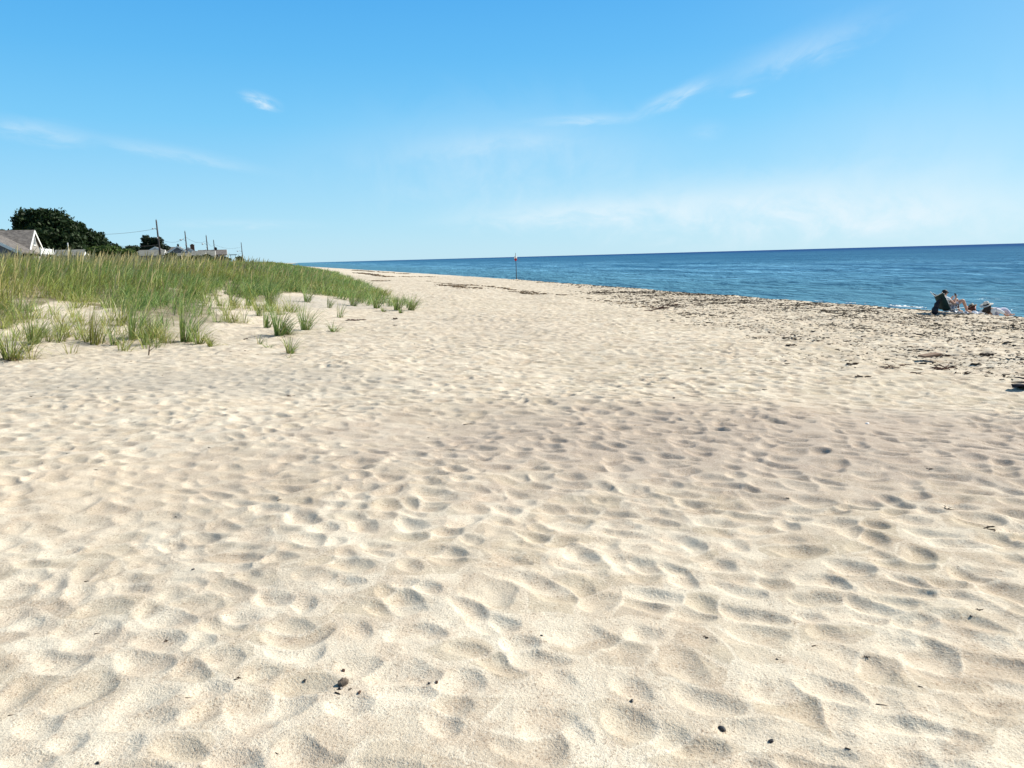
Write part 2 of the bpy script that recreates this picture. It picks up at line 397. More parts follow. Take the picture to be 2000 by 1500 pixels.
# ------------------------------------------------------------------ beach
def polar(rs, th_in, th_out):
    return
def make_ground():
    th = np.concatenate([np.linspace(-180, -46, 46)[:-1], np.linspace(-46, 44, 960)[:-1], np.linspace(44, 180, 46)[:-1]])
    th = np.radians(th)
    rs = [0.35]
    while rs[-1] < 14000:
        r = rs[-1]
        k = 0.010 if r < 1.4 else (0.0036 if r < 30 else (0.006 if r < 120 else (0.02 if r < 600 else 0.07)))
        rs.append(r*(1+k))
    rs = np.array(rs); nr, nt_ = len(rs), len(th)
    X = rs[:, None]*np.sin(th)[None]; Y = rs[:, None]*np.cos(th)[None]
    Z = np.zeros_like(X); C = np.zeros((nr, nt_, 3), np.float32)
    for a in range(0, nr, 120):
        x, y = X[a:a+120], Y[a:a+120]
        near = rs[a] < 90
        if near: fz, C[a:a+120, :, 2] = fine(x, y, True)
        Z[a:a+120] = H0(x, y)+(fz if near else -0.005)
        gx_ = inside(x+0.4*vn(x, y, 0.7, 2), y+0.4*vn(x, y, 0.7, 3), GP)
        s, t = sea_s(x, y)
        C[a:a+120, :, 0] = gx_*0.85*ss(0.5, 5.5, toe_d(x, y))
        C[a:a+120, :, 1] = ss(CREST+2.5, CREST+5, s+0.6*vn(x, y, 2.5, 4))
    V = np.stack([X, Y, Z], -1).reshape(-1, 3); Cc = C.reshape(-1, 3)
    i = np.arange(nr-1)[:, None]*nt_; j = np.arange(nt_)[None]; j2 = (j+1) % nt_
    Q = np.stack([i+j, i+j2, i+nt_+j2, i+nt_+j], -1).reshape(-1, 4)[:, ::-1]
    me = np_mesh('beach', V, Q, True, Cc)
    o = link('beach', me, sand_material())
    tag(o, 'pale sand beach covered in soft footprints rising to the dune', kind='structure')
    # the small cap underfoot
    n = 48; x0 = rs[0]*np.sin(np.linspace(0, 2*np.pi, n, endpoint=False)); y0 = rs[0]*np.cos(np.linspace(0, 2*np.pi, n, endpoint=False))
    bm = bmesh.new(); vs = [bm.verts.new((a*1.03, b*1.03, gz(a, b)-0.004)) for a, b in zip(x0, y0)]; c = bm.verts.new((0, 0, gz(0, 0)))
    for k in range(n): bm.faces.new((vs[(k+1) % n], vs[k], c))
    m2 = D.meshes.new('sand'); bm.to_mesh(m2); bm.free()
    o2 = link('sand', m2, o.data.materials[0]); tag(o2, kind='structure')
make_ground()

WZ = -2.0
def make_water():
    th = np.radians(np.concatenate([np.linspace(-40, 46, 900)[:-1], np.linspace(46, 170, 60)]))
    rs = [22.0]
    while rs[-1] < 30000:
        r = rs[-1]; rs.append(r*(1+(0.005 if r < 160 else (0.012 if r < 500 else 0.06))))
    rs = np.array(rs)
    X = rs[:, None]*np.sin(th)[None]; Y = rs[:, None]*np.cos(th)[None]
    s, t = sea_s(X, Y)
    fade = ss(500, 120, np.hypot(X, Y))*ss(CREST+5, CREST+11, s)
    Z = np.full_like(X, WZ)
    ph = s+1.2*vn(s*0.25, t*0.12, 4, 1)*3
    Z += fade*(0.10*np.sin(ph/5.2*2*np.pi+1.3*vn(s, t, 14, 2))*(0.6+0.6*vn(s*0.5, t*0.2, 6, 5))
               + 0.06*vn(s, t*0.35, 1.6, 3)+0.045*vn(s, t*0.5, 0.8, 4))
    # one low swell about to break
    Z += 0.18*np.exp(-((s-(CREST+14.5)-0.8*vn(s*0, t, 20, 6))/1.1)**2)*ss(0.0, 0.6, vn(s*0+3, t, 30, 2)+0.35)
    V = np.stack([X, Y, Z], -1).reshape(-1, 3); nt_ = len(th); nr = len(rs)
    i = np.arange(nr-1)[:, None]*nt_; j = np.arange(nt_-1)[None]
    Q = np.stack([i+j, i+j+1, i+nt_+j+1, i+nt_+j], -1).reshape(-1, 4)[:, ::-1]
    o = link('sea', np_mesh('sea', V, Q), water_material())
    tag(o, 'blue rippled sea reaching to the horizon', kind='structure')
make_water()

def make_foam():                          # thin broken line of foam where the swash dies, by the people
    m = simple('sea_foam', (0.86, 0.88, 0.88), (0.75, 0.8, 0.82), 12, 0.7)
    V, Q = [], []
    def strip(t0, t1, sc, wid, thr, hz, k):
        n = int((t1-t0)/0.12); tt = np.linspace(t0, t1, n)
        c = sc+0.5*vn(tt, tt*0, 3.0, k)+0.2*vn(tt, tt*0, 0.7, k+1)
        w = np.clip((vn(tt, tt*0+5, 1.3, k+2)+0.5*vn(tt, tt*0, 0.35, k+3)+thr), 0, 1)*wid
        for q in range(n-1):
            if w[q] < 0.03 or w[q+1] < 0.03: continue
            b = len(V); rows = []
            for e in (q, q+1):
                for f, zz in ((-1, 0), (-0.4, hz), (0.4, hz*1.3), (1, 0)):
                    s_ = c[e]+f*w[e]; x = CN*s_-SN*tt[e]; y = SN*s_+CN*tt[e]
                    z = max(WZ, float(H0(np.array([x]), np.array([y]))[0]))+0.02+zz*(0.6+0.8*random.random())
                    V.append((x, y, z))
            for f in range(3): Q.append((b+f, b+f+1, b+4+f+1, b+4+f))
    strip(35, 40, CREST+11.5, 0.2, 0.25, 0.07, 3)
    strip(41.5, 46, CREST+11.5, 0.14, -0.05, 0.05, 1)
    o = link('foam', np_mesh('foam', V, Q), m)
    tag(o, 'white broken foam of the small shore wave behind the seated people', kind='stuff')
make_foam()

# ------------------------------------------------------------------ grass blades
WIND = R(78)                              # direction the wind bends the grass towards (clockwise from +Y)
def blade_arrays(bx, by, bz, L, az, a0, a1, w, col, levels=4, tipw=0.12, headw=None):
    n = len(bx); V = np.zeros((n, (levels+1)*2, 3), np.float32); ax = np.sin(az); ay = np.cos(az)
    tw = az+np.pi/2+rng.normal(0, 0.7, n); wx, wy = np.sin(tw), np.cos(tw)
    px = np.array(bx, float); py = np.array(by, float); pz = np.array(bz, float)-0.02
    for k in range(levels+1):
        f = k/levels
        ww = w*(1-(1-tipw)*f**1.6)*0.5
        if headw is not None: ww = w*0.5*np.where(f > 0.7, headw*(1 if k < levels else 0.35), 1.0)
        V[:, 2*k, 0] = px-wx*ww; V[:, 2*k, 1] = py-wy*ww; V[:, 2*k, 2] = pz
        V[:, 2*k+1, 0] = px+wx*ww; V[:, 2*k+1, 1] = py+wy*ww; V[:, 2*k+1, 2] = pz
        ang = a0+a1*(f+0.5/levels)**1.5
        st = L/levels; px = px+ax*np.sin(ang)*st; py = py+ay*np.sin(ang)*st; pz = pz+np.cos(ang)*st
    C = np.repeat(col[:, None, :], (levels+1)*2, 1).astype(np.float32)
    base = (np.arange(n)*(levels+1)*2)[:, None]
    Q = np.concatenate([base+np.array([[2*k, 2*k+1, 2*k+3, 2*k+2]]) for k in range(levels)], 0)
    return V.reshape(-1, 3), Q, C.reshape(-1, 3)
def grass_colour(n, yel, r=None):
    """yel 0 = blue-green, 1 = straw-olive"""
    r = r or rng
    g1 = np.array([0.11, 0.29, 0.055]); g2 = np.array([0.46, 0.60, 0.22]); ol = np.array([0.50, 0.47, 0.11]); stw = np.array([0.75, 0.62, 0.30])
    k = r.random((n, 1)); c = g1*(1-k)+g2*k
    y = np.clip(np.asarray(yel).reshape(-1, 1)+r.normal(0, 0.22, (n, 1)), 0, 1)
    c = c*(1-y)+ol*y
    s = (r.random((n, 1)) < 0.07+0.12*y)*1.0
    c = c*(1-s)+stw*s
    return np.clip(c*r.uniform(0.35, 1.5, (n, 1)), 0, .85)
def tuft_blades(cx, cy, n, Lm, spread, rad, yel, w=0.009, wind=0.45, r=None, dead=0.0):
    r = r or rng
    a = r.uniform(0, 2*np.pi, n); rr = rad*np.sqrt(r.random(n))
    bx = cx+rr*np.sin(a); by = cy+rr*np.cos(a)
    az0 = a+r.normal(0, 0.6, n)
    lx = np.sin(az0)*spread+np.sin(WIND)*wind; ly = np.cos(az0)*spread+np.cos(WIND)*wind
    az = np.arctan2(lx, ly); mag = np.hypot(lx, ly)
    L = Lm*r.uniform(0.55, 1.12, n)
    a0 = np.clip(mag*r.uniform(0.2, 0.9, n), 0, 1.3); a1 = r.uniform(0.3, 1.5, n)*(0.5+mag)
    col = grass_colour(n, np.full(n, yel), r)
    if dead:
        m = r.random(n) < dead; col[m] = np.array([0.13, 0.06, 0.03])*r.uniform(0.6, 1.5, (m.sum(), 1)); a0[m] = r.uniform(1.1, 1.6, m.sum())
    return bx, by, L, az, a0, a1, np.full(n, w)*r.uniform(0.7, 1.3, n), col

def dense_grass():
    bands = [(13, 24, 7.0, 24, 0.0125, 4), (24, 36, 6.5, 22, 0.0155, 4), (36, 60, 3.8, 20, 0.023, 3), (60, 120, 1.1, 16, 0.035, 3), (120, 300, 0.16, 16, 0.10, 2)]
    AV, AQ, AC = [], [], []; off = 0
    for (y0, y1, dens, nb, w, lv) in bands:
        xa, xb = -y1*0.80-4, -2.0
        area = (xb-xa)*(y1-y0); n = int(area*dens)
        x = rng.uniform(xa, xb, n); y = rng.uniform(y0, y1, n)
        d = toe_d(x, y)
        k = inside(x, y, GP) & (x > -0.78*y-3) & (d < (30 if y1 <= 60 else 45))
        hole = vn(x, y, 1.1, 5)+0.6*vn(x, y, 0.5, 2)
        near_edge = ss(6.5, 2.0, d) * (y < 26)
        k &= ~((hole < -0.30+0.75*near_edge-0.25) & (d < 9))
        behind = ss(15, 22, d); k &= rng.random(n) > behind*0.75
        x, y = x[k], y[k]; m = len(x)
        x = np.repeat(x, nb)+rng.normal(0, 0.13, m*nb); y = np.repeat(y, nb)+rng.normal(0, 0.13, m*nb)
        N_ = len(x); z = H0(x, y)-0.01
        yel = np.clip(0.12+0.75*ss(-7, -18, x+0.25*(y-20))+0.35*vn(x, y, 5, 3)+0.35*vn(x, y, 1.2, 6), 0, 1)
        tall = 0.62+0.17*vn(x, y, 3.0, 4)+0.14*ss(-6, -16, x)
        tall *= 0.75+0.25*ss(0.3, 4.0, toe_d(x, y))
        L = tall*rng.uniform(0.6, 1.2, N_)
        az = WIND+rng.normal(0, 1.0, N_)+0.5*vn(x, y, 4, 7); a0 = np.abs(rng.normal(0.38, 0.26, N_)); a1 = rng.uniform(0.5, 2.3, N_)
        V, Q, C = blade_arrays(x, y, z, L, az, a0, a1, w*rng.uniform(0.7, 1.4, N_), grass_colour(N_, yel), lv)
        AV.append(V); AQ.append(Q+off); AC.append(C); off += len(V)
    # loose sparse tufts filling in between
    n = 900; x = rng.uniform(-16, -5.5, n); y = rng.uniform(13.5, 24, n); d = toe_d(x, y)
    k = (d > 0.9) & ~inside(x, y, GP) & (x < -6.5-0.0*y) & (x > -0.75*y-1) & (vn(x, y, 0.9, 1) > -0.05)
    for cx, cy in zip(x[k], y[k]):
        nb = int(rng.integers(10, 30)); bx, by, L, az, a0, a1, w, c = tuft_blades(cx, cy, nb, rng.uniform(0.35, 0.75), 0.8, 0.09, rng.uniform(0.3, 0.9), 0.0105)
        V, Q, C = blade_arrays(bx, by, Hh(bx, by), L, az, a0, a1, w, c)
        AV.append(V); AQ.append(Q+off) if len(Q) and Q.shape[1] == 4 else None; AC.append(C); off += len(V)
    # seed stalks
    n = 5200; x = rng.uniform(-46, -4, n); y = rng.uniform(19, 56, n); d = toe_d(x, y)
    k = inside(x, y, GP) & (d > 3) & (x > -0.78*y-1) & (rng.random(n) < 0.12+0.88*ss(-7, -15, x+0.2*(y-20)))
    x, y = x[k], y[k]; n = len(x); w = 0.009+0.00028*y
    V, Q, C = blade_arrays(x, y, H0(x, y), rng.uniform(0.75, 1.12, n), WIND+rng.normal(0, 0.6, n), np.abs(rng.normal(0.15, 0.12, n)), rng.uniform(0.1, 0.7, n), w,
                           np.array([0.66, 0.54, 0.28])*rng.uniform(0.6, 1.2, (n, 1)), 5, headw=2.2)
    AV.append(V); AQ.append(Q+off); AC.append(C)
    me = np_mesh('dune_grass', np.concatenate(AV), np.concatenate(AQ), False, np.concatenate(AC))
    o = link('dune_grass', me, MS['grass']); tag(o, 'thick green and straw coloured beach grass bent by wind over the dune', 'grass', kind='stuff')
dense_grass()

# single tufts of beach grass on the bare sand: (u, v, height px, blades, spread, yellow, dead, label)
TUFTS = [
 (22, 702, 58, 150, 0.75, 0.5, 0.35, 'dark rooted grass tuft trailing reddish dead blades, at the left edge'),
 (66, 672, 52, 80, 0.5, 0.35, 0.1, 'bushy grass tuft just up the slope from the tuft with reddish dead blades'),
 (55, 686, 30, 34, 0.9, 0.5, 0.5, 'thin sprawling brown grass tuft between the two leftmost bushy tufts'),
 (95, 668, 24, 22, 0.5, 0.5, 0.1, 'very small upright grass sprig right of the second bushy tuft'),
 (118, 668, 30, 34, 0.6, 0.5, 0.2, 'short grass tuft leaning right over a dark scrap of litter'),
 (188, 672, 62, 60, 0.35, 0.85, 0.1, 'tall narrow yellow green grass tuft at the foot of the slope'),
 (172, 668, 28, 40, 0.9, 0.6, 0.2, 'low sprawling grass tuft touching the tall narrow yellow one'),
 (222, 674, 34, 36, 0.6, 0.25, 0.15, 'small grey green fan of grass right of the tall narrow yellow tuft'),
 (236, 636, 38, 36, 0.45, 0.8, 0.05, 'yellowish grass tuft higher up, behind the small grey green fan'),
 (262, 662, 58, 70, 0.4, 0.2, 0.08, 'upright blue green grass tuft at the lower edge of the thick grass'),
 (284, 674, 40, 46, 0.6, 0.35, 0.25, 'grass tuft with a reddish base directly above the forked twig'),
 (300, 660, 46, 50, 0.6, 0.4, 0.1, 'leaning grass tuft right of the upright blue green one'),
 (365, 668, 66, 110, 0.4, 0.15, 0.1, 'large dark green grass tuft bent right at the corner of the thick grass'),
 (388, 672, 44, 70, 0.8, 0.45, 0.3, 'wide grass tuft with straw coloured blades beside the large dark bent tuft'),
 (413, 676, 26, 44, 1.0, 0.6, 0.2, 'flattened grass tuft lying right of the wide straw coloured one'),
 (400, 598, 18, 20, 0.5, 0.5, 0.1, 'tiny faded sprig on bare sand above the large dark bent tuft'),
 (386, 578, 18, 18, 0.6, 0.6, 0.1, 'small olive sprig close under the thick grass, left of the tiny faded sprig'),
 (422, 585, 16, 18, 0.6, 0.6, 0.1, 'small olive sprig close under the thick grass, right of the tiny faded sprig'),
 (455, 598, 34, 60, 0.45, 0.2, 0.05, 'round grass tuft at the front of the thick grass, leftmost of three in a row'),
 (486, 597, 32, 60, 0.5, 0.2, 0.05, 'right leaning grass tuft, middle of three in a row before the thick grass'),
 (528, 598, 48, 95, 0.5, 0.15, 0.05, 'tall fanned grass tuft, rightmost of three in a row before the thick grass'),
 (506, 617, 26, 46, 0.6, 0.3, 0.1, 'small dark tuft below the row of three, left of the black based group'),
 (521, 640, 38, 50, 0.4, 0.2, 0.1, 'narrow grass tuft standing up behind the black based one'),
 (545, 655, 54, 110, 0.55, 0.05, 0.05, 'darkest grass tuft with a black base standing alone on the sand'),
 (562, 654, 34, 60, 0.8, 0.15, 0.15, 'low grass tuft pressed against the right side of the darkest one'),
 (597, 645, 46, 75, 0.6, 0.1, 0.05, 'evenly fanned green grass tuft right of the darkest one'),
 (652, 648, 26, 42, 1.15, 0.2, 0.1, 'flattened arching grass tuft, farthest right on the open sand slope'),
 (664, 620, 28, 20, 0.45, 0.2, 0.0, 'thin sprig of six or so blades above the flattened arching tuft'),
 (643, 601, 24, 30, 0.4, 0.35, 0.05, 'pale small tuft left above the thin sprig'),
 (567, 690, 36, 42, 0.65, 0.35, 0.15, 'lowest green grass tuft on the sand, below the darkest one'),
 (566, 698, 12, 26, 1.2, 0.9, 0.7, 'dead straw coloured tuft flat on the sand under the lowest green tuft'),
 (506, 672, 18, 14, 0.6, 0.2, 0.0, 'tiny bent sprig left of the lowest green tuft'),
 (524, 679, 20, 22, 1.3, 0.4, 0.2, 'sprig blown flat, lying left of the lowest green tuft'),
 (600, 590, 32, 60, 0.55, 0.15, 0.05, 'tuft at the front of the thick grass above the evenly fanned one'),
 (690, 597, 36, 70, 0.6, 0.1, 0.05, 'spreading green tuft at the front of the thick grass, above the thin sprig'),
 (735, 602, 32, 70, 0.6, 0.2, 0.05, 'tuft at the front edge, second from the tip of the dune'),
 (775, 606, 34, 80, 0.6, 0.3, 0.1, 'last but one tuft at the tip of the dune'),
 (803, 606, 34, 80, 0.7, 0.35, 0.15, 'outermost tuft where the dune grass ends beside the footpath'),
 (749, 609, 12, 40, 0.9, 0.35, 0.05, 'low pale leafy sprout on the sand in front of the dune tip, left one'),
 (782, 611, 12, 40, 0.9, 0.35, 0.05, 'low pale leafy sprout on the sand in front of the dune tip, right one'),
]
for (u, v, hp, nb, spr, yel, dead, lab) in TUFTS:
    x, y, z = hit(u, v); L = hp/FPX*math.hypot(x, y)*1.35
    r = np.random.default_rng(int(u*7+v))
    bx, by, Ls, az, a0, a1, w, c = tuft_blades(x, y, int(nb*1.3), L, spr*0.95, 0.02+L*0.10, yel, 0.0125, 0.38, r, dead)
    V, Q, C = blade_arrays(bx, by, Hh(bx, by), Ls, az, a0, a1, w, c, 5)
    V = V-np.array([x, y, z], np.float32)
    o = link('grass_tuft', np_mesh('grass_tuft', V, Q, False, C*0.85), MS['grass'], loc=(x, y, z))
    tag(o, lab, 'grass tuft', 'single tufts of beach grass on the sand')

# ------------------------------------------------------------------ trees and shrubs
def leaf_cloud(blobs, n, size, c1, c2, seed, shell=0.55):
    """blobs: (cx, cy, cz, rx, ry, rz). returns mesh of leaf-clump faces through the crown's volume"""
    r = np.random.default_rng(seed); B = np.array(blobs, float)
    vol = (B[:, 3]*B[:, 4]*B[:, 5])**0.8; p = vol/vol.sum()
    b = r.choice(len(B), n, p=p); d = r.normal(size=(n, 3)); d /= np.linalg.norm(d, axis=1)[:, None]
    rad = 1-shell*r.random(n)**1.6
    rad *= 1+0.10*r.normal(size=n)
    lob = 1+0.14*np.sin(d[:, 0]*7+b)*np.sin(d[:, 1]*6+2*b)+0.1*np.sin(d[:, 2]*9+b*3)
    c = B[b, :3]+d*B[b, 3:]*(rad*lob)[:, None]
    keep = c[:, 2] > B[:, 2].min()-B[:, 5].max()*1.2
    c = c[keep]; d = d[keep]; n = len(c); b = b[keep]
    nrm = d+r.normal(size=(n, 3))*0.8; nrm /= np.linalg.norm(nrm, axis=1)[:, None]
    t = np.cross(nrm, r.normal(size=(n, 3))); t /= np.linalg.norm(t, axis=1)[:, None]; q = np.cross(nrm, t)
    s = size*r.uniform(0.5, 1.4, n)[:, None]
    V = np.stack([c-t*s, c-q*s*0.55, c+t*s, c+q*s*0.55], 1).reshape(-1, 3)
    Q = np.arange(n*4).reshape(-1, 4)
    k = r.random((n, 1))*0.7+0.3*((np.sin(b*12.9)*0.5+0.5)[:, None]); col = (np.array(c1)*(1-k)+np.array(c2)*k)*r.uniform(0.7, 1.3, (n, 1))
    return np_mesh('crown', V, Q, False, np.repeat(col, 4, 0))
def tree(name, loc, blobs, n, size, c1, c2, seed, label, cat, trunk, group=None):
    root = empty(name, loc); tag(root, label, cat, group)
    link('crown', leaf_cloud(blobs, n, size, c1, c2, seed), MS['leaf'], root)
    mb = MB(); r = random.Random(seed)
    for (base, rad) in trunk:
        b = Vector(base)
        top = Vector(max(blobs, key=lambda q: q[5]*q[3])[:3])
        near = sorted(blobs, key=lambda q: (Vector(q[:3])-b).length)[:7]
        fork = b.lerp(Vector(near[0][:3]), 0.5)
        mb.tube([b-Vector((0, 0, 0.3)), b.lerp(fork, 0.5)+Vector((0.1, 0, 0)), fork], [rad*1.25, rad, rad*0.8], 9)
        for q in near:
            e = Vector(q[:3]); m_ = fork.lerp(e, 0.5)+Vector((r.uniform(-.3, .3), r.uniform(-.3, .3), 0.2))
            mb.tube([fork-Vector((0, 0, 0.1)), m_, e], [rad*0.65, rad*0.4, rad*0.15], 7)
    mb.build('trunk', MS['bark'], root, smooth=True)
    return root
def gnd(u, Y):                              # ground point under column u at depth Y
    p = P(u, 510, Y); return float(p[0]), Y, float(H0(np.array([p[0]]), np.array([Y]))[0])
DG1, DG2 = (0.013, 0.030, 0.012), (0.035, 0.065, 0.020)
def blobs_px(lst, Y, base, depth=1.0):
    out = []
    for (u, v, ru, rv) in lst:
        p = P(u, v, Y); k = Y/FPX
        out.append((p[0]-base[0], random.uniform(-1, 1)*depth*ru*k*0.5, p[2]-base[2], ru*k, ru*k*depth, rv*k))
    return out
b = gnd(95, 112)
tree('windswept_tree', b, blobs_px([(56,434,20,22),(80,423,22,16),(105,430,24,18),(66,460,28,26),(92,462,34,26),(128,446,22,16),(128,470,30,22),(46,450,14,18),(100,490,50,18),(60,490,34,16)], 112, b, 1.1),
     30000, 0.24, DG1, DG2, 3, 'largest dark green tree with a dense rounded crown rising behind the cottage', 'tree', [((-1.5, 0, 0), 0.35), ((1.2, 0.5, 0), 0.3)])
b = gnd(185, 120)
tree('windswept_tree', b, blobs_px([(156,456,20,18),(176,468,20,16),(196,480,20,14),(160,482,30,16),(214,488,18,10),(230,493,14,8),(190,494,34,10)], 120, b, 1.2),
     16000, 0.24, DG1, DG2, 5, 'dark tree whose crown slopes down towards the utility poles, right of the largest tree', 'tree', [((-1.5, 0, 0), 0.25), ((1.6, 0.3, 0), 0.2)])
b = gnd(8, 125)
tree('background_tree', b, blobs_px([(-12,462,20,14),(8,462,16,14),(20,468,14,14),(-4,480,28,14)], 125, b, 1.0),
     6000, 0.25, DG1, DG2, 6, 'low dark tree top just above the cottage roof at the left edge', 'tree', [((0, 0, 0), 0.25)])
b = gnd(296, 168)
tree('pine_tree', b, blobs_px([(286,468,9,7),(300,472,11,9),(313,470,7,6),(282,480,8,6),(296,484,14,8),(316,482,9,7),(326,484,7,4),(275,488,8,4),(306,492,16,6)], 168, b, 1.0),
     7500, 0.22, DG1, (0.03, 0.05, 0.022), 8, 'lone dark tree with gaps in its crown behind the tallest utility pole', 'tree', [((0, 0, 0), 0.22)])
MG1, MG2 = (0.05, 0.09, 0.018), (0.10, 0.15, 0.035)
for (u, v, Y, ru, rv, n, c1, c2, lab) in [
    (205, 490, 74, 34, 8, 5200, MG1, MG2, 'mid green rounded shrub below the sloping dark tree'),
    (248, 492, 84, 24, 6, 3600, MG1, MG2, 'mid green shrub at the right end of the shrubs below the dark trees'),
    (331, 499, 120, 13, 4, 3000, DG1, DG2, 'dark shrub in front of the pale roofed house by the tallest pole'),
    (354, 504, 122, 18, 3, 2000, DG1, DG2, 'low dark shrub under the gable with the small chimney'),
    (382, 504, 130, 22, 4, 2400, DG1, (0.05, 0.09, 0.03), 'long low dark hedge below the big brick chimney'),
    (404, 502, 135, 9, 5, 1600, DG1, DG2, 'small round dark bush at the foot of the third pole'),
    (428, 505, 140, 18, 3, 1500, DG1, (0.05, 0.09, 0.03), 'low green bush in front of the dark porch'),
    (470, 504, 160, 10, 2.5, 800, DG1, (0.05, 0.09, 0.03), 'tiny dark bush at the foot of the last utility pole'),
    (262, 487, 140, 14, 6, 1500, DG1, DG2, 'small dark tree left of the lone tree with gaps in its crown')]:
    b = gnd(u, Y); k = Y/FPX; p = P(u, v, Y)
    bl = []
    for q in range(6):
        bl.append(((random.uniform(-0.6, 0.6))*ru*k, random.uniform(-.5, .5)*ru*k, p[2]-b[2]+random.uniform(-.5, .3)*rv*k, ru*k*random.uniform(.4, .6), ru*k*0.5, rv*k*random.uniform(.7, 1.0)))
    zc = p[2]-b[2]
    if zc > rv*k*1.5:                        # crown reaches down towards the ground
        bl.append((0, 0, zc*0.5, ru*k*0.7, ru*k*0.5, zc*0.55))
    tree('shrub', b, bl, n, 0.10+0.0009*Y, c1, c2, int(u), lab, 'shrub', [((0, 0, 0), 0.07)], 'shrubs along the back of the dune')

# ------------------------------------------------------------------ houses
YAW = R(19)
AX = np.array([math.cos(YAW), math.sin(YAW)]); AY = np.array([-math.sin(YAW), math.cos(YAW)])
def gable(name, corner, L, W, zg, ze, zr, label, roof='shingle', wall='wall', axis='x', over=0.25, windows=(), chimneys=(), porch=None, yaw=YAW, trimw=0.18, cat='house', door=None):
    """corner = near right corner (x, y) of the wall box; local x runs left (negative) over L, y away over W.
       axis 'x': ridge runs left-right; 'y': ridge runs away, a gable faces the viewer"""
    root = empty(name, (corner[0], corner[1], zg), yaw); tag(root, label, cat)
    he, hr = ze-zg, zr-zg
    mb = MB()
    if axis == 'x':
        prof = [(0, 0, -0.5), (0, W, -0.5), (0, W, he), (0, W/2, hr), (0, 0, he)]
        mb.prism(prof, (-L, 0, 0))
    else:
        prof = [(0, 0, -0.5), (0, 0, he), (-L/2, 0, hr), (-L, 0, he), (-L, 0, -0.5)]
        mb.prism(prof, (0, W, 0))
    mb.build('wall', MS[wall], root)
    mb = MB(); t = 0.14
    if axis == 'x':
        sl = (hr-he)/(W/2); e0 = he-over*sl
        for sy in (0, 1):
            ya, yb = (-over, W/2) if sy == 0 else (W+over, W/2)
            mb.prism([(over, ya, e0+0.01), (over, yb, hr+0.01), (over, yb, hr+t), (over, ya, e0+t)], (-L-2*over, 0, 0))
            for xx in (over+0.003, -L-over-0.063):
                MB().prism([(xx, ya, e0-trimw), (xx, yb, hr-trimw), (xx, yb, hr+t-0.02), (xx, ya, e0+t-0.02)], (0.06, 0, 0)).build('trim', MS['trim'], root)
    else:
        sl = (hr-he)/(L/2); e0 = he-over*sl
        for sx in (0, 1):
            xa, xb = (over, -L/2) if sx == 0 else (-L-over, -L/2)
            mb.prism([(xa, -over, e0+0.01), (xb, -over, hr+0.01), (xb, -over, hr+t), (xa, -over, e0+t)], (0, W+2*over, 0))
            for yy in (-over-0.063, W+over+0.003):
                MB().prism([(xa, yy, e0-trimw), (xb, yy, hr-trimw), (xb, yy, hr+t-0.02), (xa, yy, e0+t-0.02)], (0, 0.06, 0)).build('trim', MS['trim'], root)
    rf = mb.build('roof', MS[roof], root)
    for (cx, cy, w, h0, h1, m_) in chimneys:
        c = MB().box((cx-w/2, cy-w/2, h0-zg), (cx+w/2, cy+w/2, h1-zg)).box((cx-w/2-.06, cy-w/2-.06, h1-zg+0.002), (cx+w/2+.06, cy+w/2+.06, h1-zg+0.12)).box((cx-w*.3, cy-w*.3, h1-zg+.124), (cx+w*.3, cy+w*.3, h1-zg+.3))
        c.build('chimney', MS[m_], rf)
    for (side, a, z0, w, h) in windows:     # side 'front' (a = x) or 'right' (a = y)
        f = MB(); g = MB(); fw = 0.11; z0 = z0-zg
        if side == 'front':
            for q in ((a, a+fw, z0, z0+h), (a+w-fw, a+w, z0, z0+h), (a+fw, a+w-fw, z0, z0+fw), (a+fw, a+w-fw, z0+h-fw, z0+h), (a+w/2-.03, a+w/2+.03, z0+fw, z0+h-fw)):
                f.box((q[0], -0.09, q[2]), (q[1], -0.004, q[3]))
            g.box((a+fw, -0.03, z0+fw), (a+w-fw, -0.006, z0+h-fw))
        else:
            for q in ((a, a+fw, z0, z0+h), (a+w-fw, a+w, z0, z0+h), (a+fw, a+w-fw, z0, z0+fw), (a+fw, a+w-fw, z0+h-fw, z0+h), (a+w/2-.03, a+w/2+.03, z0+fw, z0+h-fw)):
                f.box((0.004, q[0], q[2]), (0.09, q[1], q[3]))
            g.box((0.006, a+fw, z0+fw), (0.03, a+w-fw, z0+h-fw))
        fo = f.build('window', MS['trim'], root); g.build('pane', MS['glass'], fo)
    # corner boards
    for (x, y) in ((0, 0), (0, W), (-L, 0)):
        sx = 0.003 if x == 0 else -0.12
        MB().box((x-0.06 if x == 0 else x-0.02, y-0.02 if y == 0 else y-0.1, 0), (x+0.02 if x == 0 else x+0.06, y+0.06 if y == 0 else y+0.02, he-0.05-over*0.2)).build('corner_board', MS['trim'], root)
    if porch:                                # posts, and a dark panel standing in for the shade inside
        x0, x1, dpt, zp = porch; zp -= zg
        pr = MB().prism([(x0, 0.0, zp+0.5), (x0, -dpt, zp), (x0, -dpt, zp+0.14), (x0, 0.0, zp+0.64)], (x1-x0, 0, 0)); pr.build('porch_roof', MS[roof], root)
        for q in range(4):
            xx = x0+0.1+(x1-x0-0.2)*q/3
            MB().box((xx-.07, -dpt+.05, -0.3), (xx+.07, -dpt+.19, zp)).build('porch_post', MS['trim'], root)
        MB().box((x0+.2, -0.03, 0.0), (x1-.2, -0.006, zp-.2)).build('porch_shade', MS['darkwood'], root)
    return root
def zpx(v, u, Y): return float(P(u, v, Y)[2])
def cor(u, Y): p = P(u, 505, Y); return (float(p[0]), Y)
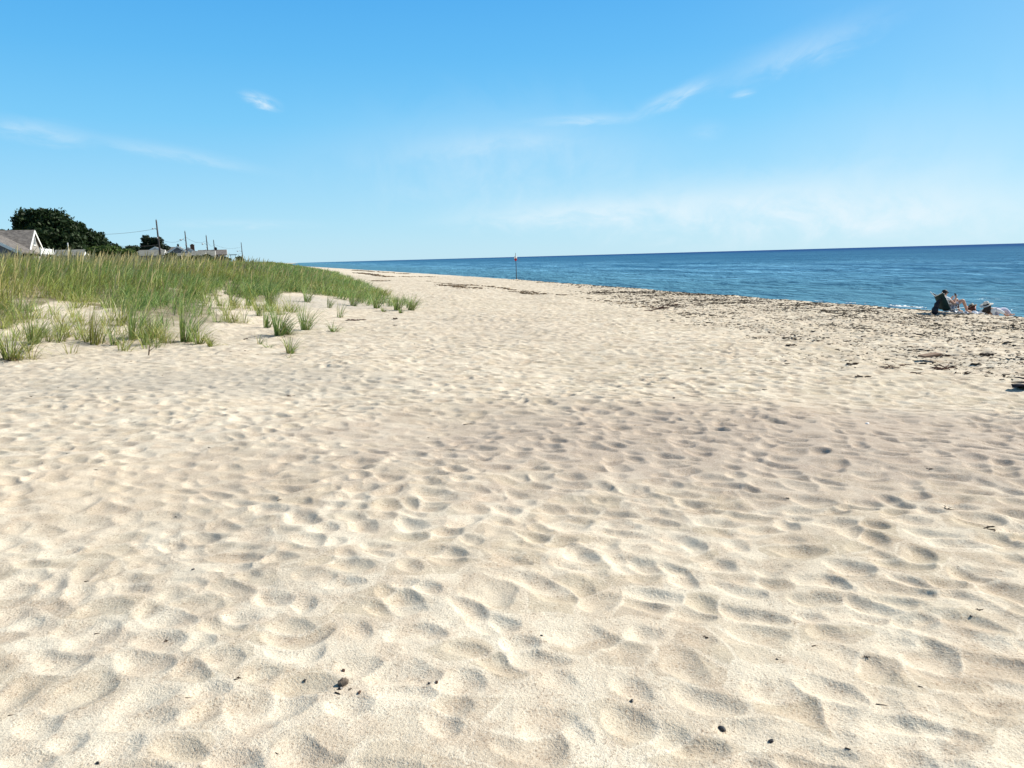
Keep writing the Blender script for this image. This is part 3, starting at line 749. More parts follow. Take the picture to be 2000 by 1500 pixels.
# the cottage at the left edge: a ridge parallel to the water's side and a wing whose gable faces the beach
gable('cottage', cor(57, 90), 9.5, 6.2, 1.0, zpx(486, 57, 90), zpx(451.5, 62, 93), 'grey shingled cottage with white trimmed gables at the left edge', roof='shingle', wall='wall2', axis='x', over=0.22,
      windows=[('right', 2.5, zpx(480, 65, 93), 1.2, 1.2)], trimw=0.22)
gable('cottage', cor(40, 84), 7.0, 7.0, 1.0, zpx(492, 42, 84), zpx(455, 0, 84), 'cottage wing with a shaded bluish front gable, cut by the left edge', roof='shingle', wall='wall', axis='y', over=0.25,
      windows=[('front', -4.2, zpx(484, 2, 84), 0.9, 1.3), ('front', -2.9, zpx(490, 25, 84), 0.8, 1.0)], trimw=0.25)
# raised white railing beside the cottage
x0, y0 = cor(80, 84); x1, y1 = cor(112, 84)
rt = empty('raised_deck', (x0, 84, 1.0), YAW+math.pi/2); tag(rt, 'raised deck with a solid white scalloped railing right of the cottage', 'deck')
zt, zb = zpx(484, 95, 84)-1, zpx(494, 95, 84)-1; w = 6.2
MB().box((0, 0.04, zb-0.25), (w, 2.4, zb-0.1)).build('deck_floor', MS['darkwood'], rt)
mb = MB(); n = 14
for k in range(n):
    a, b_ = w*k/n, w*(k+1)/n-0.012; h = zt-0.05*abs(math.sin(k*math.pi/3.5))
    mb.box((a, 0, zb-0.09), (b_, 0.03, h))
mb.build('railing', MS['trim'], rt)
for k in range(4): MB().box((w*k/3-.06, -0.07, -0.4), (w*k/3+.06, -0.004, zt+0.08)).build('post', MS['trim'], rt)
gable('shed', cor(162, 80), 2.4, 2.4, 1.0, zpx(500.5, 140, 80), zpx(490, 130, 80), 'low shed with a weathered pale roof half hidden by grass right of the white railing', roof='shingle2', wall='wall', axis='x', over=0.15, cat='shed', trimw=0.1)
p = P(134, 488, 79); MB().tube([(p[0], 79, 1.0), (p[0]-0.02, 79, zpx(474, 134, 79))], 0.05, 8).build('post', MS['trim'])
tag(D.objects['post.004'] if 'post.004' in D.objects else D.objects['post'], 'thin pale post standing beside the low shed', 'post')
# middle distance
gable('house', cor(318, 150), 5.0, 6, 1.0, zpx(499, 318, 150), zpx(489.5, 300, 153), 'house with a long pale grey green roof under the lone tree', roof='shingle2', wall='wall2', axis='x', over=0.3, windows=[('right', 2, 1.9, 1.2, 1.2)])
gable('house', cor(321, 160), 3.1, 6, 1.0, zpx(491, 310, 160), zpx(483, 306, 160), 'small white gabled house just behind the long pale grey green roof', roof='shingle2', wall='trim', axis='y', over=0.3, windows=[('front', -2.4, 3.3, 1.0, 1.0)])
gable('house', cor(352, 200), 6.0, 7, 1.0, zpx(491, 340, 200), zpx(483.5, 335, 203), 'house with a brownish roof running behind the shaded gable', roof='shingle', wall='wall', axis='x', over=0.3)
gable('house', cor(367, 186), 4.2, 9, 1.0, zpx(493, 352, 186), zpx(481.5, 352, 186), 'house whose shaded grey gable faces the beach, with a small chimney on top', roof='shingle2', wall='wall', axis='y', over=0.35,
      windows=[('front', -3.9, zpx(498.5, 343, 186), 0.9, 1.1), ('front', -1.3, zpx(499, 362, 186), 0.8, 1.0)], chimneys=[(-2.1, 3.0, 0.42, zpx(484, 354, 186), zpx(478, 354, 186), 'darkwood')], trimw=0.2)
gable('house', cor(383, 196), 3.3, 8, 1.0, zpx(492, 376, 196), zpx(484, 372, 196), 'narrow house with a white edged gable beneath the big brick chimney', roof='shingle', wall='trim', axis='y', over=0.3,
      windows=[('front', -2.9, zpx(496, 372, 196), 1.2, 0.8)], chimneys=[(-0.75, 2.4, 0.95, zpx(492, 382, 199), zpx(479, 382, 199), 'brick')])
gable('house', cor(399, 176), 6.2, 6, 1.0, zpx(504, 380, 176), zpx(495, 370, 178), 'low front cottage with a pale roof at the foot of the second pole', roof='shingle2', wall='trim', axis='x', over=0.3, windows=[('right', 2.0, 1.6, 1.2, 1.0)])
gable('house', cor(418, 190), 4.6, 7, 1.0, zpx(500, 405, 190), zpx(491, 400, 193), 'house with a plain grey roof between the third and fourth poles', roof='shingle2', wall='wall2', axis='x', over=0.3)
gable('house', cor(441, 212), 6.6, 5.5, 1.0, zpx(496.5, 440, 212), zpx(488.5, 438, 215), 'rightmost house with a brown roof, dark open porch and pale gable end', roof='shingle', wall='wall2', axis='x', over=0.4,
      windows=[('right', 1.8, zpx(503.5, 446, 214), 1.3, 1.0)], chimneys=[(-2.4, 2.75, 0.6, zpx(490, 424, 215), zpx(485, 424, 215), 'darkwood')], porch=(-4.6, -0.1, 1.6, zpx(498, 430, 211)), trimw=0.14)
# little open pergola at the end of the row
p = P(455, 499, 215); rt = empty('pergola', (p[0], 215, 1.0), YAW); tag(rt, 'small dark flat topped pergola right of the rightmost house', 'pergola')
h = p[2]-1.0+0.25; mb = MB()
for k in range(7): mb.box((-0.85+k*0.28, -0.8, h), (-0.75+k*0.28, 0.8, h+0.1))
mb.box((-0.95, -0.65, h-0.12), (1.0, -0.55, h-0.002)).box((-0.95, 0.55, h-0.12), (1.0, 0.65, h-0.002)); mb.build('roof_slats', MS['darkwood'], rt)
for sx in (-.6, .6):
    for sy in (-.6, .6): MB().box((sx-.05, sy-.045, -0.4), (sx+.05, sy+.045, h-0.122)).build('post', MS['darkwood'], rt)

# ------------------------------------------------------------------ utility poles and wires
POLES = [(305, 430, 140, 'tallest utility pole, nearest, in front of the lone tree', 0.15, True),
         (361, 452, 180, 'second utility pole from the left, beside the shaded gable', 0.14, True),
         (402.5, 460, 205, 'third utility pole from the left, with a bracket, at the small round bush', 0.14, True),
         (417, 469, 226, 'fourth utility pole from the left, a bare one before the rightmost house', 0.13, False),
         (471, 474, 262, 'last utility pole, standing alone right of the houses', 0.13, True)]
tops = []
for (u, v, Y, lab, r0, lamp) in POLES:
    p = P(u, v, Y); zg = 1.0; hh = p[2]-zg; rt = empty('utility_pole', (p[0], Y, zg)); tag(rt, lab, 'utility pole', 'utility poles behind the dune')
    lean = random.uniform(-0.08, 0.12)
    MB().tube([(0.15+lean, 0, -0.5), (0.07, 0, hh*0.5), (0, 0, hh)], [r0*1.25, r0*1.05, r0*0.8], 10).build('pole', MS['pole'], rt, smooth=True)
    MB().tube([(0, 0, hh), (0, 0, hh+.12)], [0.05, 0.04], 8).tube([(0, 0, hh+.12), (0, 0, hh+.2)], [0.07, 0.05], 8).build('insulator', MS['metal'], rt, smooth=True)
    if lamp:
        ln = 8/FPX*Y if u != 361 else 9/FPX*Y; zl = hh-16/FPX*Y
        ar = MB().tube([(-r0*.8, 0, zl-.15), (-ln*.5, 0, zl+.12), (-ln+.25, 0, zl+.1)], [0.035, 0.03, 0.028], 8); ar.build('lamp_arm', MS['metal'], rt, smooth=True)
        lb = MB(); s_ = 1.0 if u != 305 else 0.6
        lb.ball((-ln, 0, zl+.08), (0.36*s_, 0.2*s_, 0.13*s_), 2).ball((-ln-.05, 0, zl-.06*s_), (0.2*s_, 0.15*s_, 0.13*s_), 2)
        lb.build('street_lamp', MS['lampwhite'], rt, smooth=True)
    MB().tube([(-.02, -r0-0.06, hh*.62), (-.02, -r0-.06, hh*.62+.34)], 0.10, 10).build('cable_box', MS['metal'], rt, smooth=True)
    if u == 402.5:
        MB().tube([(-r0*.7, 0, hh*.52), (-1.7, 0, hh*.52-.12)], 0.05, 8).build('bracket', MS['pole'], rt)
    tops.append((p[0], Y, p[2], hh))
def wire(a, b, sag, lab, r=0.02):
    a, b = Vector(a), Vector(b); pts = []
    for k in range(17):
        f = k/16; q = a.lerp(b, f); q.z -= sag*4*f*(1-f); pts.append(q)
    o = MB().tube(pts, r, 6).build('overhead_wire', MS['wire']); tag(o, lab, 'wire', 'overhead wires')
t0 = tops[0]
e = P(186, 458, 128); wire((t0[0], 140, t0[2]-1.45), e, 0.25, 'overhead wire from the tallest pole to the top of the sloping dark tree', 0.026)
e = P(222, 479, 128); wire((t0[0], 140, t0[2]-4.3), e, 0.25, 'lower overhead wire from the tallest pole to the dark trees', 0.02)
nm = ['tallest pole and the second pole', 'second pole and the third pole', 'third pole and the fourth pole', 'fourth pole and the last pole']
for k in range(4):
    a, b = tops[k], tops[k+1]
    wire((a[0], a[1], a[2]-1.2 if k else a[2]-3.2), (b[0], b[1], b[2]-1.3), 0.9, 'upper overhead wire between the '+nm[k], 0.02)
    wire((a[0], a[1], a[2]-3.6 if k else a[2]-5.2), (b[0], b[1], b[2]-3.4), 0.8, 'lower overhead wire between the '+nm[k], 0.02)

# ------------------------------------------------------------------ marker pole on the beach crest
p = P(1009, 545, 86); x, y = float(p[0]), 86.0; z = gz(x, y)
rt = empty('flag_pole', (x, y, z)); tag(rt, 'thin beach pole with a furled red and white flag on the crest of the beach', 'flag pole')
hp = float(P(1007, 494, 86)[2])-z
MB().tube([(0, 0, -0.3), (-0.02, 0, hp*.5), (-0.06, 0, hp)], [0.042, 0.036, 0.022], 8).build('pole', MS['pole'], rt, smooth=True)
mb = MB()
for k in range(5):
    a = k*1.26; mb.tube([(-0.06, 0, hp-.32), (-0.06+.10*math.cos(a), .10*math.sin(a), hp-.45), (-0.06+.13*math.cos(a+.3), .12*math.sin(a), hp-.62)], [0.03, 0.07, 0.05], 6)
fl = mb.build('flag', MS['trim'], rt, smooth=True)
mb = MB()
for k in range(5):
    a = k*1.26+.5; mb.tube([(-0.05, 0, hp-.50), (-0.04+.10*math.cos(a), .10*math.sin(a), hp-.66), (-0.04+.07*math.cos(a+.3), .07*math.sin(a), hp-.86)], [0.03, 0.07, 0.03], 6)
mb.build('red_panel', MS['red'], fl, smooth=True)
mb = MB().lathe([(0.30, 0), (0.26, 0.07), (0.12, 0.14), (0.03, 0.17)], (0.02, 0, -0.03), 14, wav=lambda a, r: 0.02*math.sin(3*a)); mb.build('sand_mound', D.materials['sand'], rt, smooth=True)

# ------------------------------------------------------------------ people
def skin(name, nodes, edges, mat, parent, root=0, sub=2, smooth=True):
    """nodes: list of (x, y, z, r). Grown with a skin modifier and baked."""
    me = D.meshes.new(name); me.from_pydata([n[:3] for n in nodes], edges, [])
    o = D.objects.new(name, me); COL.objects.link(o)
    md = o.modifiers.new('skin', 'SKIN'); md.use_smooth_shade = True
    sv = me.skin_vertices[0].data
    for i, n in enumerate(nodes):
        r = n[3]; sv[i].radius = (r, r) if not isinstance(r, tuple) else r; sv[i].use_root = (i == root)
    s2 = o.modifiers.new('subd', 'SUBSURF'); s2.levels = sub; s2.render_levels = sub
    dg = bpy.context.evaluated_depsgraph_get(); m2 = D.meshes.new_from_object(o.evaluated_get(dg))
    m2.name = name; D.objects.remove(o); D.meshes.remove(me)
    for pl in m2.polygons: pl.use_smooth = smooth
    m2.materials.clear()
    return link(name, m2, mat, parent)
def hand_nodes(nodes, edges, wrist_i, dirv, upv, side=1, curl=0.7, s=1.0):
    """adds palm, four fingers and a thumb beyond the wrist node"""
    w = Vector(nodes[wrist_i][:3]); d = Vector(dirv).normalized(); u = Vector(upv); u = (u-d*u.dot(d)).normalized(); l = d.cross(u)*side
    palm = len(nodes); nodes.append((*(w+d*0.05*s), 0.026*s)); edges.append((wrist_i, palm))
    for k, (off, ln) in enumerate(((-.027, .070), (-.009, .080), (.009, .075), (.026, .058))):
        b_ = w+d*0.092*s+l*off*s; i = len(nodes); nodes.append((*b_, 0.010*s)); edges.append((palm, i))
        m_ = b_+(d*math.cos(curl*.6)-u*math.sin(curl*.6))*ln*.5*s; nodes.append((*m_, 0.009*s)); edges.append((i, i+1))
        e_ = m_+(d*math.cos(curl*1.5)-u*math.sin(curl*1.5))*ln*.5*s; nodes.append((*e_, 0.0075*s)); edges.append((i+1, i+2))
    i = len(nodes); b_ = w+d*0.03*s-l*0.034*s; nodes.append((*b_, 0.012*s)); edges.append((palm, i))
    nodes.append((*(b_+(d*.8-l*.5-u*.4)*0.035*s), 0.010*s)); edges.append((i, i+1)); nodes.append((*(b_+(d*1.2-l*.4-u*.8)*0.055*s), 0.008*s)); edges.append((i+1, i+2))
def body(J, parent, mat, curl=(0.6, 0.6)):
    """J: joints (f, l, z) -> one continuous skinned body with face features and fingers"""
    nd, ed = [], []
    def add(k, r, par=None):
        nd.append((*J[k], r)); i = len(nd)-1
        if par is not None: ed.append((par, i))
        return i
    pel = add('pelvis', 0.13); bel = add('belly', 0.125, pel); che = add('chest', 0.135, bel); nk = add('neck', 0.055, che)
    hd = Vector(J['head']); n0 = Vector(J['neck']); look = Vector(J['look']).normalized()
    up = (hd-n0).normalized()
    jaw = len(nd); nd.append((*(n0.lerp(hd, 0.5)+look*0.022), 0.068)); ed.append((nk, jaw))
    mid = len(nd); nd.append((*hd, 0.088)); ed.append((jaw, mid))
    top = len(nd); nd.append((*(hd+up*0.065-look*0.01), 0.072)); ed.append((mid, top))
    for sd in ('R', 'L'):
        sh = add('shoulder'+sd, 0.062, che); el = add('elbow'+sd, 0.042, sh); wr = add('wrist'+sd, 0.027, el)
        d = Vector(J['wrist'+sd])-Vector(J['elbow'+sd]); hand_nodes(nd, ed, wr, J.get('hdir'+sd, d), J.get('hup'+sd, (0, 0, 1)), 1 if sd == 'R' else -1, curl[0])
    for sd in ('R', 'L'):
        hp_ = add('hip'+sd, 0.10, pel); kn = add('knee'+sd, 0.062, hp_)
        K = Vector(J['knee'+sd]); A = Vector(J['ankle'+sd]); cf = K.lerp(A, 0.35)
        c = len(nd); nd.append((*cf, 0.055)); ed.append((kn, c)); an = add('ankle'+sd, 0.035, c)
        T = Vector(J['toe'+sd]); h_ = len(nd); nd.append((*(A.lerp(T, 0.45)), 0.036)); ed.append((an, h_)); t_ = len(nd); nd.append((*T, 0.026)); ed.append((h_, t_))
    o = skin('body', nd, ed, mat, parent, 0, 2)
    # face: nose, brow, lips and ears modelled into the same mesh
    bm = bmesh.new(); bm.from_mesh(o.data); side = look.cross(up).normalized()
    def lump(c, r, sc=1.0):
        vs = bmesh.ops.create_icosphere(bm, subdivisions=2, radius=1)['verts']
        for v in vs: v.co = Vector(c)+look*v.co.x*r[0]+side*v.co.y*r[1]+up*v.co.z*r[2]
    lump(hd+look*0.098-up*0.012, (0.024, 0.013, 0.024)); lump(hd+look*0.086-up*0.052, (0.010, 0.024, 0.008))
    lump(hd+look*0.082+up*0.024, (0.012, 0.045, 0.008)); lump(hd+side*0.086-up*0.01, (0.018, 0.010, 0.030)); lump(hd-side*0.086-up*0.01, (0.018, 0.010, 0.030))
    lump(hd+look*0.084+side*0.03+up*0.006, (0.010, 0.013, 0.009)); lump(hd+look*0.084-side*0.03+up*0.006, (0.010, 0.013, 0.009))
    for f in bm.faces: f.smooth = True
    bm.to_mesh(o.data); bm.free()
    return o
def basis(J): return Vector(J['head']), (Vector(J['head'])-Vector(J['neck'])).normalized(), Vector(J['look']).normalized()
def frame(up, look):
    look = (look-up*look.dot(up)).normalized(); side = up.cross(look)
    m_ = Matrix.Identity(3)
    for i in range(3): m_[i][0] = look[i]; m_[i][1] = side[i]; m_[i][2] = up[i]
    return m_
# person 1: man reclining in a low green beach chair, facing right (+x local)
bx, by, bz = hit(1851, 612.5)
ROTP = R(8)
p1 = empty('person', (bx, by, bz), ROTP); tag(p1, 'person in a white t-shirt and patterned shorts sitting back in the green chair', 'person')
J = dict(pelvis=(0.02, 0, .20), belly=(-.07, 0, .31), chest=(-.17, 0, .47), neck=(-.19, 0, .62), head=(-.155, 0, .735), look=(1, -.1, .05),
         shoulderR=(-.17, -.17, .555), elbowR=(.04, -.25, .345), wristR=(.16, -.15, .53), hdirR=(.1, .2, 1), hupR=(-1, 0, .2),
         shoulderL=(-.17, .17, .555), elbowL=(.05, .23, .36), wristL=(.17, .10, .50), hdirL=(.2, -.4, .9), hupL=(-1, 0, .2),
         hipR=(.06, -.095, .20), kneeR=(.46, -.13, .475), ankleR=(.66, -.13, .075), toeR=(.83, -.14, .03),
         hipL=(.06, .095, .20), kneeL=(.42, .14, .50), ankleL=(.55, .15, .08), toeL=(.72, .16, .03))
body(J, p1, MS['skin'], (1.0, 1.0))
sh = skin('shirt', [(-.0, 0, .235, .145), (-.07, 0, .31, .145), (-.17, 0, .47, .155), (-.19, 0, .585, .07), (-.17, -.17, .555, .078), (-.08, -.215, .465, .068), (-.17, .17, .555, .078), (-.08, .205, .465, .068)],
          [(0, 1), (1, 2), (2, 3), (2, 4), (4, 5), (2, 6), (6, 7)], MS['white'], p1)
skin('shorts', [(.02, 0, .20, .145), (.07, -.1, .21, .118), (.22, -.115, .32, .098), (.31, -.12, .385, .092), (.07, .1, .21, .118), (.2, .12, .325, .098), (.28, .125, .385, .092)], [(0, 1), (1, 2), (2, 3), (0, 4), (4, 5), (5, 6)], MS['shorts'], p1)
hd, up, lk = basis(J); fm = frame(up, lk); mb = MB()
mb.ball(hd+up*.032-lk*.022, (0.100, 0.098, 0.088), 3, 0.03, fm).ball(hd-lk*.05-up*.02, (0.062, 0.084, 0.075), 3, 0.04, fm)
mb.build('hair', MS['hair'], p1, smooth=True)
mb = MB()
for s_ in (-1, 1):
    mb.ball(hd+lk*.095+fm@Vector((0, s_*.032, .008)), (0.010, 0.028, 0.020), 2, 0, fm)
    mb.tube([hd+lk*.092+fm@Vector((0, s_*.055, .012)), hd+fm@Vector((.0, s_*.094, .012))], 0.005, 6)
mb.build('sunglasses', MS['phone'], p1, smooth=True)
for s_ in ('R', 'L'):
    T = Vector(J['toe'+s_]); A = Vector(J['ankle'+s_])
ph = empty('phone', (0, 0, 0))
D.objects.remove(ph)
Mr = Matrix.Rotation(ROTP, 4, 'Z')
pc = Mr @ Vector((.185, -.10, .635)); mm = Matrix.Translation(pc+Vector((bx, by, bz))) @ Mr @ Matrix.Rotation(R(-22), 4, 'Y')
o = MB().box((-.008, -.045, -.085), (.008, .045, .085), 0.004, mm).build('phone', MS['phone']); tag(o, 'dark phone held up in front of the face by the person in the green chair', 'phone')
# the chair
ch = empty('beach_chair', (bx, by, bz), ROTP); tag(ch, 'low dark green beach chair with a pale edged scooped top', 'chair')
def sheet(pts_fn, nu, nv):
    V = [pts_fn(a/nu, b/nv) for a in range(nu+1) for b in range(nv+1)]
    Q = [(a*(nv+1)+b, (a+1)*(nv+1)+b, (a+1)*(nv+1)+b+1, a*(nv+1)+b+1) for a in range(nu) for b in range(nv)]
    return V, Q
def mesh_sheet(name, fn, nu, nv, mat, parent, th=0.012):
    V, Q = sheet(fn, nu, nv); o = link(name, np_mesh(name, V, Q), mat, parent); md = o.modifiers.new('thickness', 'SOLIDIFY'); md.thickness = th; md.offset = 0; return o
def backf(a, b):
    y = (a-.5)*.58; top = .66+0.07*abs(2*a-1)**1.6
    z = .13+b*(top-.13); f = -.115-.30*b-0.05*(1-(2*a-1)**2)*math.sin(math.pi*b)
    return (f, y, z)
mesh_sheet('backrest', backf, 14, 10, MS['green'], ch)
def rollf(a, b):                         # the headrest flares out behind with a pale edge
    y = (a-.5)*.62; top = .66+.07*abs(2*a-1)**1.6
    return (-.41-.12*b*(1-.25*(2*a-1)**2), y, top-.05+.02*b+.07*b*abs(2*a-1))
hr = mesh_sheet('headrest', rollf, 14, 5, MS['green'], ch, 0.02)
MB().tube([rollf(k/16, 1.0) for k in range(17)], 0.013, 8).tube([backf(k/16, 1.0) for k in range(17)], 0.012, 8).build('piping', MS['trim'], hr, smooth=True)
mesh_sheet('seat', lambda a, b: (-.12+.50*a, (b-.5)*.5, .145+.05*a-.03*math.sin(math.pi*b)), 8, 8, MS['bag'], ch)
for s_ in (-1, 1):
    y = s_*.285
    MB().tube([(-.50, y, .02), (-.13, y, .15), (.40, y, .21)], .012, 8).tube([(.42, y, .02), (.1, y, .12), (-.1, y, .17), (-.41, y, .71)], .012, 8).tube([(-.50, y, .02), (.42, y, .02)], .012, 8).build('side_frame', MS['metal'], ch, smooth=True)
    MB().box((-.20, y-.025, .32), (.20, y+.025, .345), 0.008).box((.17, y-.01, .2), (.19, y+.01, .318)).build('armrest', MS['bag'], ch)
# the bag leaning behind the chair
q = Mr @ Vector((-.60, -.12, 0)); bgx, bgy = bx+q[0], by+q[1]; bgz = gz(bgx, bgy)
bg = empty('beach_bag', (bgx, bgy, bgz), ROTP); tag(bg, 'slouched black bag leaning against the back of the green chair', 'bag')
MB().ball((0, 0, .13), (0.10, 0.13, 0.15), 3, 0.04).ball((.05, 0, .28), (0.075, 0.10, 0.16), 3, 0.04).ball((.10, 0, .40), (0.05, 0.06, 0.10), 3, 0.04).build('sack', MS['bag'], bg, smooth=True)
MB().tube([(.10, -.08, .40), (.20, -.06, .54), (.22, .05, .54), (.12, .08, .40)], .012, 8).build('strap', MS['bag'], bg, smooth=True)
# person 2: auburn hair, straw hat, low behind the crest
bx2, by2 = float(P(1896, 616, 30)[0]), 30.0; bz2 = gz(bx2, by2)+0.02
top2 = float(P(1897, 593, 30)[2])-bz2
hd2 = top2-0.13
p2 = empty('person', (bx2, by2, bz2), R(62)); tag(p2, 'person with long auburn hair and a tilted straw hat low on the sand', 'person')
k = hd2-.16
J = dict(pelvis=(.12, 0, .12), belly=(.02, 0, k*.45), chest=(-.07, 0, k*.78), neck=(-.10, 0, k+.03), head=(-.075, 0, hd2), look=(1, .2, .0),
         shoulderR=(-.08, -.15, k-.05), elbowR=(-.16, -.27, k*.45), wristR=(-.12, -.30, .07), hdirR=(.4, -.1, -.1), shoulderL=(-.08, .15, k-.05), elbowL=(-.12, .27, k*.5), wristL=(-.02, .32, .07), hdirL=(.5, .2, -.1),
         hipR=(.15, -.09, .12), kneeR=(.5, -.12, .34), ankleR=(.78, -.12, .06), toeR=(.93, -.12, .05), hipL=(.15, .09, .12), kneeL=(.52, .12, .30), ankleL=(.86, .12, .04), toeL=(1.0, .14, .06))
body(J, p2, MS['skinp'])
skin('swimsuit', [(.13, 0, .12, .145), (.02, 0, k*.45, .135), (-.07, 0, k*.76, .142)], [(0, 1), (1, 2)], MS['auburn'], p2)
def hat(parent, hd, up, lk, mat, rb, crown, hh_, tilt, pinch=0.0):
    fm = frame(up, lk) @ Matrix.Rotation(tilt[0], 3, 'X') @ Matrix.Rotation(tilt[1], 3, 'Y')
    c = hd+up*.035
    root = MB().lathe([(rb, -.012), (rb*.8, -.004), (crown*1.12, .0), (crown, .012), (crown*.97, hh_*.6), (crown*.85, hh_*.92), (crown*.5, hh_*1.0-pinch), (0.004, hh_*.96-pinch)], c, 28, fm,
                      wav=lambda a, r: (0.02*math.sin(2*a+.6)*(r/rb)**3)).build('hat', mat, parent, smooth=True)
    root.modifiers.new('thickness', 'SOLIDIFY').thickness = 0.006
    MB().lathe([(crown*1.03, .010), (crown*1.02, .040)], c, 28, fm).build('band', MS['ribbon'], root, smooth=True, solid=0.004)
def longhair(parent, hd, up, lk, mat, ln, w=.11):
    mb = MB(); fm = frame(up, lk)
    mb.ball(hd-lk*.02+up*.02, (.102, .10, .095), 3, .02, fm)
    for k in range(17):
        a = (k/16-.5)*2.7; o_ = fm @ Vector((-.088*math.cos(a), .095*math.sin(a), 0))
        o2 = fm @ Vector((-.12*math.cos(a), w*1.15*math.sin(a), 0)); j = random.uniform(-.02, .02)
        mb.tube([hd+o_+up*.05, hd+o_*1.1-up*.06, hd+o2*1.12+Vector((j, j, -ln*.6)), hd+o2*.95+Vector((j, -j, -ln*random.uniform(.9, 1.1)))], [.026, .034, .034, .010], 7)
    mb.build('hair', mat, parent, smooth=True)
hd, up, lk = basis(J); longhair(p2, hd, up, lk, MS['auburn'], .30, .13); hat(p2, hd+lk*-.01, up, lk, MS['straw'], .185, .088, .11, (R(-22), R(6)), .02)
# person 3: pale hat, dark long hair, white blouse, leaning on one arm with legs stretched to the right
bx3, by3 = float(P(1932, 618, 29.3)[0]), 29.3; bz3 = gz(bx3, by3)+0.09
top3 = float(P(1925, 589, 29.3)[2])-bz3; hz = top3-.15; k = hz-.17
p3 = empty('person', (bx3, by3, bz3), R(12)); tag(p3, 'person with long dark hair, wide pale hat and white blouse, rightmost of the three', 'person')
J = dict(pelvis=(.16, 0, .14), belly=(.10, 0, k*.5), chest=(.03, 0, k*.85), neck=(-.07, .02, k+.05), head=(-.12, .03, hz), look=(.5, .86, -.05),
         shoulderR=(.15, -.13, k+.01), elbowR=(.32, -.22, k*.66), wristR=(.46, -.24, k*.3), hdirR=(.6, .1, -.6), shoulderL=(-.08, .15, k-.01), elbowL=(-.26, .24, k*.45), wristL=(-.30, .25, .05), hdirL=(-.4, .3, -.1),
         hipR=(.20, -.09, .14), kneeR=(.56, -.12, .24), ankleR=(.90, -.10, .0), toeR=(1.04, -.12, .02), hipL=(.20, .09, .14), kneeL=(.56, .06, .20), ankleL=(.92, .08, -.03), toeL=(1.06, .08, .0))
body(J, p3, MS['skin'])
g = J
skin('blouse', [(.15, 0, .16, .165), (.10, 0, k*.5, .16), (.03, 0, k*.85, .155), (-.06, .02, k+.01, .075), (.15, -.13, k+.01, .095), (.32, -.22, k*.66, .075), (.43, -.235, k*.36, .055), (-.08, .15, k-.01, .085), (-.26, .24, k*.45, .066), (-.29, .25, .12, .05)],
     [(0, 1), (1, 2), (2, 3), (2, 4), (4, 5), (5, 6), (2, 7), (7, 8), (8, 9)], MS['white'], p3)
skin('trousers', [(.17, 0, .14, .155), (.23, -.09, .15, .125), (.56, -.12, .24, .09), (.84, -.10, .04, .066), (.23, .09, .15, .12), (.56, .06, .20, .09), (.86, .08, .01, .066)], [(0, 1), (1, 2), (2, 3), (0, 4), (4, 5), (5, 6)], MS['lav'], p3)
hd, up, lk = basis(J); longhair(p3, hd, up, lk, MS['hair'], .30, .10); hat(p3, hd, up, lk, MS['palestraw'], .235, .10, .125, (R(4), R(-4)), .0)
# towels
def towel(u0, u1, Y, dy, lab, lift=0.03, name='beach_towel', mat='towel'):
    xa, xb = float(P(u0, 615, Y)[0]), float(P(u1, 615, Y)[0]); cx = (xa+xb)/2; zc = gz(cx, Y)
    def f(a, b):
        x = xa+(xb-xa)*a; y = Y-dy/2+dy*b
        return (x-cx, y-Y, gz(x, y)-zc+lift+.035*float(vn(np.array([x]), np.array([y]), .18, 3)[0])+.03*math.sin(9*a+4*b))
    o = mesh_sheet(name, f, 30, 16, MS[mat], None, .014); o.location = (cx, Y, zc); tag(o, lab, 'towel'); return o
towel(1862, 1890, 29.2, 0.9, 'white towel spread under the bare legs of the person in the green chair', .06)
towel(1886, 1916, 28.85, 0.5, 'bunched white towel between the two people in hats', .10)

# ------------------------------------------------------------------ things lying on the sand
def pebble(u, v, wpx, lab, mat='black', flat=.6, name='pebble'):
    x, y, z = hit(u, v); r = wpx/2/FPX*math.sqrt(x*x+y*y+2.2)
    o = MB().ball((0, 0, r*flat*.25), (r*1.1, r*random.uniform(.6, .85), r*flat), 2, 0.2).build(name, MS[mat])
    o.location = (x, y, z); o.rotation_euler = (0, 0, random.uniform(0, 6)); tag(o, lab, 'stone' if name == 'stone' else 'pebble', 'pebbles lying on the sand'); return o
def ribbons(r, n, seed, thick=.12):
    """crumpled strands of weed within a radius r"""
    q = random.Random(seed); mb = MB()
    for k in range(n):
        a = q.uniform(0, 6.28); p = Vector((q.uniform(-.5, .5)*r, q.uniform(-.3, .3)*r, .05*r)); pts = [p.copy()]
        for j in range(5):
            a += q.uniform(-.9, .9); p = p+Vector((math.cos(a), math.sin(a)*.7, q.uniform(-.25, .4)))*r*.33; p.z = max(.02*r, min(.5*r, p.z)); pts.append(p.copy())
        t = thick*r; mb.tube(pts, [t*.5, t, t*.9, t, t*.7, t*.2], 5)
    return mb
def weed(u, v, wpx, lab, mat='weed', n=7, name='seaweed_scrap', thick=.14):
    x, y, z = hit(u, v); r = (.42 if y > 8 else .5)*wpx/FPX*math.sqrt(x*x+y*y+2.2)
    o = ribbons(r, n, int(u+v), thick).build(name, MS[mat], smooth=True); o.location = (x, y, z); tag(o, lab, 'seaweed', 'dried seaweed scraps on the sand'); return o
